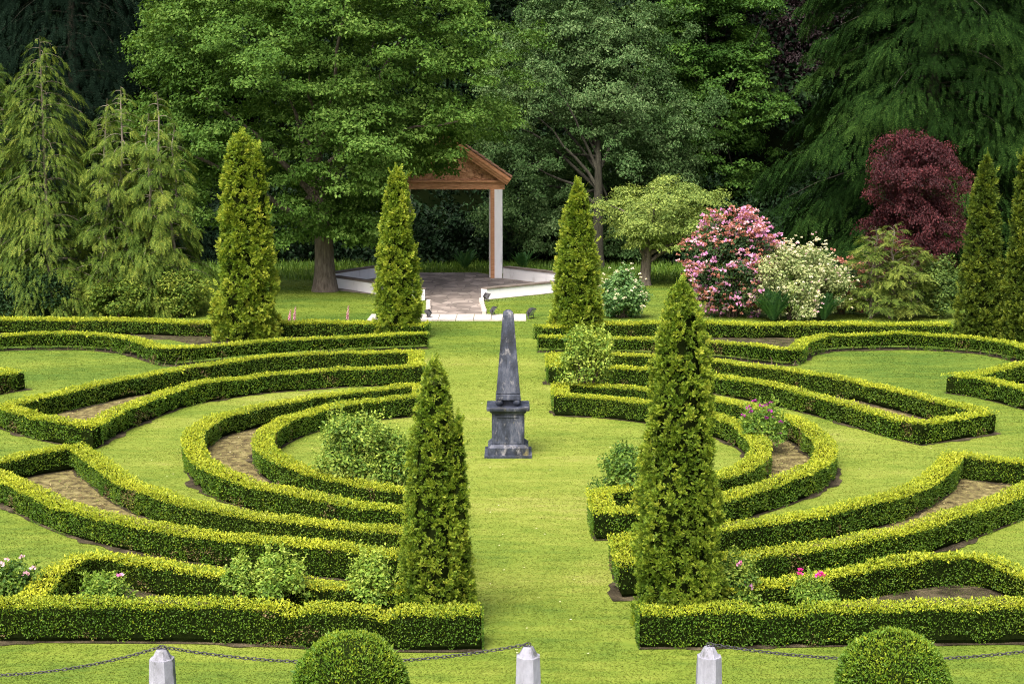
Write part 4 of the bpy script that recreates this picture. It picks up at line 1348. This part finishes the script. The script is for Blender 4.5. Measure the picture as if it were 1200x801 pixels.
# ------------------------------------------------------------------ wood behind everything
def mass(name, n_clump, sampler, clump_r, n_leaf, leaf, mat, flat=.7):
    C, n = sampler(n_clump), n_clump
    cr = clump_r * rng.uniform(.6, 1.4, n)
    ci = np.repeat(np.arange(n), n_leaf)
    m = len(ci)
    dd = sphere_dirs(m)
    pos = C[ci] + dd * (cr[ci] * (1 - rng.random(m) ** 2 * .7))[:, None] * np.array([1, 1, flat])
    nrm = dd * .6 + np.array([0, -.15, .5]) + rng.normal(0, .45, (m, 3))
    dv = np.cross(unit(nrm), rng.normal(0, 1, (m, 3))) + np.array([0, 0, -.3])
    LL = leaf * rng.uniform(.6, 1.4, m)
    sh = .4 + rng.normal(0, .15, n)[ci] + rng.normal(0, .15, m)
    k = pos[:, 2] > .02
    mbx = MB()
    leaves(mbx, pos[k], dv[k], nrm[k], LL[k], LL[k] * .6, np.clip(sh, 0, 1)[k])
    return tag(mbx.build(name, [M[mat]]), kind='stuff')


def s_under(n):
    x = rng.uniform(-50, 50, n)
    y = 79.5 + rng.random(n) ** 1.5 * 8 + 1.2 * np.sin(x * .4)
    z = rng.random(n) ** 1.4 * (2.6 + (y - 79) * .35)
    return np.stack([x, y, z], 1)


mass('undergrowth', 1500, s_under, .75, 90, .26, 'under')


def s_wood(n):
    y = rng.uniform(91, 112, n)
    return np.stack([rng.uniform(-64, 64, n), y, rng.random(n) * 22 + (y - 91) * .5], 1)


mass('far_woods', 2500, s_wood, 2.1, 220, .36, 'under')

# ------------------------------------------------------------------ timber gable on white pillars, patio walls
PY = gp(580, 326)[1]
A = lambda px, py, dy=0: at(px, py, PY + dy)
xr0, xr1 = A(573, 300)[0], A(588.5, 300)[0]
zb = A(580, 222)[2]
zt = A(580, 214)[2]
xmid = A(525, 300)[0]
apex = A(525, 160)[2]
xe = A(598, 211)[0]
ze = A(598, 211)[2]
root = empty('timber_gable_shelter', (xmid, PY, 0), 'red-brown timber gable roof on white pillars standing over the patio', 'shelter')
DEP = 2.6
for sx in (-1, 1):
    for dy in (0, DEP):
        x0, x1 = (xr0, xr1) if sx > 0 else (2 * xmid - xr1, 2 * xmid - xr0)
        wdt = x1 - x0
        inner = x0 if sx > 0 else x1
        mb = MB()
        cxp = inner + sx * wdt * .70
        mb.box((cxp, PY + dy + .28, zb / 2), (wdt * .60, .56, zb), .5)
        mb.box((inner + sx * .07, PY + dy + .42, zb / 2), (.14, .26, zb), .5)
        p = mb.build('pillar', M['white_wall'], root)
        mb = MB()
        mb.box((inner + sx * wdt * .27, PY + dy + .13, zb / 2), (wdt * .30, .36, zb), .5)
        mb.build('timber_post', M['timber'], p)
# lintel, tympanum, barge boards, roof slopes
mb = MB()
xl0, xl1 = 2 * xmid - xr1 - .12, xr1 + .12
mb.box(((xl0 + xl1) / 2, PY + .2, (zb + zt) / 2), (xl1 - xl0, .34, zt - zb), .5)
mb.box(((xl0 + xl1) / 2, PY + .18, zt + .06), (xl1 - xl0 + .12, .46, .10), .5)
mb.box(((xl0 + xl1) / 2, PY + DEP + .3, (zb + zt) / 2), (xl1 - xl0, .34, zt - zb), .5)
for sx in (-1, 1):
    mb.box((xmid + sx * (xr1 - xmid - .1), PY + DEP / 2 + .2, (zb + zt) / 2 + .01), (.28, DEP - .2, zt - zb - .04), .5)
mb.build('lintel', M['timber'], root)
hw = xe - xmid
mb = MB()
z1 = zt + .11
aw = hw * .93
zp = z1 + (apex - ze) * .90
for yy, s_ in ((PY + .12, 1),):
    v = [(xmid - aw, yy, z1), (xmid + aw, yy, z1), (xmid, yy, zp), (xmid - aw, yy + .14, z1), (xmid + aw, yy + .14, z1), (xmid, yy + .14, zp)]
    mb.mesh(v, [(0, 1, 2), (5, 4, 3), (0, 3, 4, 1), (1, 4, 5, 2), (2, 5, 3, 0)])
# carved scrolls and ribs in relief on the panel
for k in range(46):
    u = rng.uniform(-.85, .85)
    hgt = (1 - abs(u)) * (zp - z1) * .9
    if hgt < .14: continue
    zz = z1 + .06 + rng.random() * (hgt - .12)
    r_ = rng.uniform(.07, .17)
    a0 = rng.random() * 6.28
    th = np.linspace(a0, a0 + 4.6, 10)
    rr = np.linspace(r_, r_ * .35, 10)
    pts = np.stack([xmid + u * aw + rr * np.cos(th), np.full(10, yy - .01), zz + rr * np.sin(th) * .8], 1)
    if pts[:, 2].min() < z1 + .02 or np.any(pts[:, 2] > z1 + (1 - np.abs(pts[:, 0] - xmid) / aw) * (zp - z1) * .95): continue
    mb.tube(pts, .022, 5)
mb.build('carved_panel', M['carved'], root)
for sx in (-1, 1):
    e0, e1 = np.array([xmid + sx * hw, 0, ze]), np.array([xmid, 0, apex])
    dv = unit(e1 - e0); nv = np.array([-dv[2] * sx * -1, 0, abs(dv[0])]) if False else np.array([sx * dv[2], 0, -sx * dv[0]])
    nv = nv if nv[2] > 0 else -nv
    y0, y1 = PY - .25, PY + DEP + .6
    def slab(lo, hi, ya, yb_):
        v = []
        for yy_ in (ya, yb_):
            v += [(*(e0 + nv * lo)[[0]], yy_, (e0 + nv * lo)[2]), (*(e1 + nv * lo)[[0]], yy_, (e1 + nv * lo)[2]), (*(e1 + nv * hi)[[0]], yy_, (e1 + nv * hi)[2]), (*(e0 + nv * hi)[[0]], yy_, (e0 + nv * hi)[2])]
        return v
    FB = [(0, 1, 2, 3), (7, 6, 5, 4), (0, 4, 5, 1), (1, 5, 6, 2), (2, 6, 7, 3), (3, 7, 4, 0)]
    mb = MB()
    mb.mesh(slab(0.02, .10, y0 + .05, y1), FB)
    for k in range(9):                                       # shingle courses
        f0, f1 = k / 9, (k + 1.12) / 9
        a_, b_ = e0 + (e1 - e0) * f0, e0 + (e1 - e0) * min(f1, 1.0)
        v = []
        for yy_ in (y0 - .03, y1 + .03):
            v += [(a_ + nv * .135) + np.array([0, yy_, 0]), (b_ + nv * .105) + np.array([0, yy_, 0]), (b_ + nv * .125) + np.array([0, yy_, 0]), (a_ + nv * .165) + np.array([0, yy_, 0])]
        mb.mesh(v, FB)
    mb.build('roof_slope', M['tile'], root)
    mb = MB()
    mb.mesh(slab(-.17, .09, y0, y0 + .05), FB)
    mb.mesh(slab(-.28, -.12, y0 + .06, y0 + .16), FB)
    mb.mesh(slab(-.06, .015, y0 - .05, y0 - .003), FB)
    mb.build('barge_board', M['timber'], root)


def low_wall(label, a, b, h, t=.34):
    a, b = np.array(a[:2]), np.array(b[:2])
    L = np.linalg.norm(b - a)
    rz = math.atan2(b[1] - a[1], b[0] - a[0])
    c = (a + b) / 2
    root = empty('low_wall', (c[0], c[1], 0), label, 'wall', 'low white walls round the patio')
    mb = MB()
    mb.box((c[0], c[1], h / 2), (L, t, h), .5, 0, rz)
    mb.build('wall_body', M['white_wall'], root)
    mb = MB()
    n = max(2, int(L / .9))
    for k in range(n):
        f = (k + .5) / n
        q = a + (b - a) * f
        mb.box((q[0], q[1], h + .033), (L / n - .012, t + .07, .062), .5, 0, rz)
    mb.build('coping', M['coping'], root)


low_wall('low white wall with dark coping at the front right of the patio', gp(567, 350.5), gp(668, 340.5), .42)
low_wall('low white wall at the back right of the patio, beside the gable pillar', gp(593, 326), gp(676, 336), .52)
low_wall('low white wall at the front left of the patio, right of the thick trunk', gp(392, 336), gp(494, 352), .45)
low_wall('low white wall at the back left of the patio behind the front one', gp(390, 333), gp(446, 324), .50)
# stone edging of the approach
mb = MB()
for a, b_ in ((gp(568, 368), gp(563.5, 352)), (gp(502, 368), gp(502, 354))):
    for k in range(6):
        q = a + (b_ - a) * ((k + .5) / 6)
        mb.box((q[0], q[1], .06), (.16, abs(b_[1] - a[1]) / 6 - .03, .12), .5)
tag(mb.build('kerb_edging', M['path']), kind='structure')


def floodlight(label, px, py, face, size=.34):
    b = gp(px, py)
    root = empty('floodlight', b, label, 'light', 'black garden floodlights around the patio')
    cs, sn = math.cos(face), math.sin(face)
    def rot(v): return np.array([[x * cs - y * sn + b[0], x * sn + y * cs + b[1], z] for x, y, z in v])
    s = size
    mb = MB()
    tilt = math.radians(35)
    cy_, cz_ = 0, s * .62
    def P_(x, y, z): return (x, y * math.cos(tilt) - z * math.sin(tilt) + cy_, y * math.sin(tilt) + z * math.cos(tilt) + cz_)
    v = [P_(-s * .5, -s * .16, -s * .4), P_(s * .5, -s * .16, -s * .4), P_(s * .3, s * .22, -s * .25), P_(-s * .3, s * .22, -s * .25),
         P_(-s * .5, -s * .16, s * .4), P_(s * .5, -s * .16, s * .4), P_(s * .3, s * .22, s * .25), P_(-s * .3, s * .22, s * .25)]
    mb.mesh(rot(v), [(0, 3, 2, 1), (4, 5, 6, 7), (0, 1, 5, 4), (1, 2, 6, 5), (2, 3, 7, 6), (3, 0, 4, 7)])
    mb.build('housing', M['iron'], root)
    mb = MB()
    v = [P_(-s * .44, -s * .17, -s * .34), P_(s * .44, -s * .17, -s * .34), P_(s * .44, -s * .17, s * .34), P_(-s * .44, -s * .17, s * .34),
         P_(-s * .44, -s * .18, -s * .34), P_(s * .44, -s * .18, -s * .34), P_(s * .44, -s * .18, s * .34), P_(-s * .44, -s * .18, s * .34)]
    mb.mesh(rot(v), [(3, 2, 1, 0), (4, 5, 6, 7), (0, 1, 5, 4), (1, 2, 6, 5), (2, 3, 7, 6), (3, 0, 4, 7)])
    mb.build('lens', M['glass'], root)
    mb = MB()
    for sx in (-1, 1):
        mb.tube(rot([(sx * s * .54, 0, 0), (sx * s * .54, 0, s * .3), (sx * s * .54, 0, s * .66)]), .015, 5)
    mb.tube(rot([(-s * .54, 0, .012), (s * .54, 0, .012)]), .015, 5)
    mb.build('bracket', M['iron'], root)


floodlight('small black floodlight on the pale path, right of the obelisk top', 622, 373, math.radians(65), .42)
floodlight('small black floodlight on the grass just left of the obelisk top', 578, 370, math.radians(80), .38)
floodlight('small black floodlight leaning at the end of the front right patio wall', 570, 352.5, math.radians(115), .36)
floodlight('small dark floodlight half hidden right of the conifer at the patio path', 502, 373, math.radians(-100), .36)


# ------------------------------------------------------------------ bollards, chains, ball topiary
BY = 17.0
def bollard(label, px, pytop):
    x = at(px, 780, BY)[0]
    H = at(px, pytop, BY)[2]
    root = empty('bollard', (x, BY, 0), label, 'bollard', 'white stone bollards with chains')
    sc = np.linalg.norm(at(1, 780, BY) - at(0, 780, BY))
    R = 13.6 * sc
    mb = MB()
    lev = [(0, 1.12, 0), (.04, 1.12, 0), (H * .5, 1.06, 0), (H - .125, 1.0, 0), (H - .112, .99, 0), (H - .108, .80, .1), (H - .012, .46, .3), (H, .38, .3)]
    n = 8
    v, f = [], []
    for z, r, _ in lev:
        for k in range(n):
            a = 2 * math.pi * (k + .5) / n
            v.append((x + R * r * math.cos(a) / math.cos(math.pi / n), BY + R * r * math.sin(a) / math.cos(math.pi / n), z))
    for i in range(len(lev) - 1):
        for k in range(n):
            f.append((i * n + k, i * n + (k + 1) % n, (i + 1) * n + (k + 1) % n, (i + 1) * n + k))
    f.append(tuple((len(lev) - 1) * n + k for k in range(n)))
    mb.mesh(v, f)
    mb.build('post', M['bollard'], root)
    mb = MB()
    th = np.linspace(0, 2 * math.pi, 13)
    mb.tube(np.stack([x + .032 * np.cos(th), np.full(13, BY), H + .026 + .026 * np.sin(th)], 1), .007, 6, cap=False)
    mb.build('ring', M['iron'], root)
    return np.array([x, BY, H + .03])


tops = [bollard('white bollard beyond the left frame edge', -239, 759), bollard('leftmost white octagonal bollard, standing alone left of the ball topiary', 190, 760),
        bollard('white octagonal bollard in the middle, left side of the central gap', 619, 757), bollard('white octagonal bollard right of the central gap', 831, 757),
        bollard('white bollard beyond the right frame edge', 1260, 757)]


def link_template(L=.062, W=.034, r=.0062, seg=12, ns=5):
    pts = []
    for i in range(seg):
        a = 2 * math.pi * i / seg
        x = math.cos(a) * W / 2
        y = math.sin(a) * W / 2 + (L / 2 - W / 2) * np.sign(round(math.sin(a), 4))
        pts.append((x, y, 0))
    pts = np.array(pts)
    v, f = [], []
    for i in range(seg):
        t = unit(pts[(i + 1) % seg] - pts[i - 1]); a = np.cross(t, [0, 0, 1.0]); b_ = np.array([0, 0, 1.0])
        for k in range(ns):
            th = 2 * math.pi * k / ns
            v.append(pts[i] + (a * math.cos(th) + b_ * math.sin(th)) * r)
    for i in range(seg):
        for k in range(ns):
            f.append((i * ns + k, i * ns + (k + 1) % ns, ((i + 1) % seg) * ns + (k + 1) % ns, ((i + 1) % seg) * ns + k))
    return np.array(v), f


LV, LF = link_template()


def chain(label, a, b, sag):
    mb = MB()
    t = np.linspace(0, 1, 400)[:, None]
    pts = a + (b - a) * t
    pts[:, 2] -= (4 * sag * t * (1 - t))[:, 0]
    s = np.concatenate([[0], np.cumsum(np.linalg.norm(np.diff(pts, axis=0), axis=1))])
    n = int(s[-1] / .0485)
    for i in range(n):
        q0 = np.array([np.interp(s[-1] * (i + .5) / n + e, s, pts[:, k]) for e in (0, .01) for k in range(3)])
        p, q = q0[:3], q0[3:]
        d = unit(q - p)
        side = unit(np.cross(d, [0, 0, 1.0]))
        nn = np.cross(side, d)
        ra = math.radians(45 + rng.normal(0, 8)) * (1 if i % 2 else -1)
        s2 = side * math.cos(ra) + nn * math.sin(ra)
        R = np.stack([s2, d, np.cross(s2, d)], -1)
        mb.mesh(LV @ R.T + p, LF, .5, 0, True)
    tag(mb.build('chain', M['iron']), label, 'chain', 'iron chains slung between the bollards')


chain('black iron chain rising from the left picture edge to the leftmost bollard', tops[0], tops[1], .36)
chain('black iron chain between the leftmost and middle bollards, passing behind the ball topiary', tops[1], tops[2], .21)
chain('black iron chain sagging right from the bollard at the gap towards the right edge', tops[3], tops[4], .19)


def ball(label, px, pyc, rpx, Yd):
    c = at(px, pyc, Yd)
    sc = np.linalg.norm(at(1, 780, Yd) - at(0, 780, Yd))
    R = rpx * sc
    c[2] = max(c[2], R * .8)
    root = empty('ball_topiary', (c[0], c[1], 0), label, 'topiary', 'clipped box balls')
    mb = MB()
    mb.tube([np.array([c[0], c[1], -.02]), c], [.05, .03], 8)
    mb.build('trunk', M['bark'], root)
    mb = MB()
    v, f = [], []
    for i in range(25):
        th = math.pi * i / 24
        for k in range(36):
            a = 2 * math.pi * k / 36
            v.append(c + R * .955 * np.array([math.sin(th) * math.cos(a), math.sin(th) * math.sin(a), math.cos(th)]))
    v = np.array(v)
    v = c + (v - c) * (1 + noise(v, 4, 3) * .02)[:, None]
    for i in range(24):
        for k in range(36):
            f.append((i * 36 + k, i * 36 + (k + 1) % 36, (i + 1) * 36 + (k + 1) % 36, (i + 1) * 36 + k))
    mb.mesh(v, f, .2, 1, True)
    N = 22000
    d = sphere_dirs(N)
    pos = c + d * (R * (1 + noise(d * 2 + px, 1.0, 8) * .05 + noise(d * 9 + px, 1.0, 9) * .025 - rng.random(N) * .04))[:, None]
    dv = d * .7 + np.array([0, 0, .4]) + rng.normal(0, .5, (N, 3))
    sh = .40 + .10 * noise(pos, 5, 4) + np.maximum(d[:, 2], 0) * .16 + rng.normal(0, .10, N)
    LL = .030 * rng.uniform(.7, 1.3, N) * np.where(rng.random(N) < .015, 2.0, 1.0)
    k = pos[:, 2] > 0
    leaves(mb, pos[k], dv[k], (d + rng.normal(0, .5, (N, 3)))[k], LL[k], LL[k] * .55, np.clip(sh, 0, 1)[k])
    mb.build('foliage', [M['box'], M['box_core']], root)


ball('clipped box ball left of centre before the chain', 411, 806, 66, 16.0)
ball('clipped box ball at the right before the chain', 1046, 804, 66, 16.0)
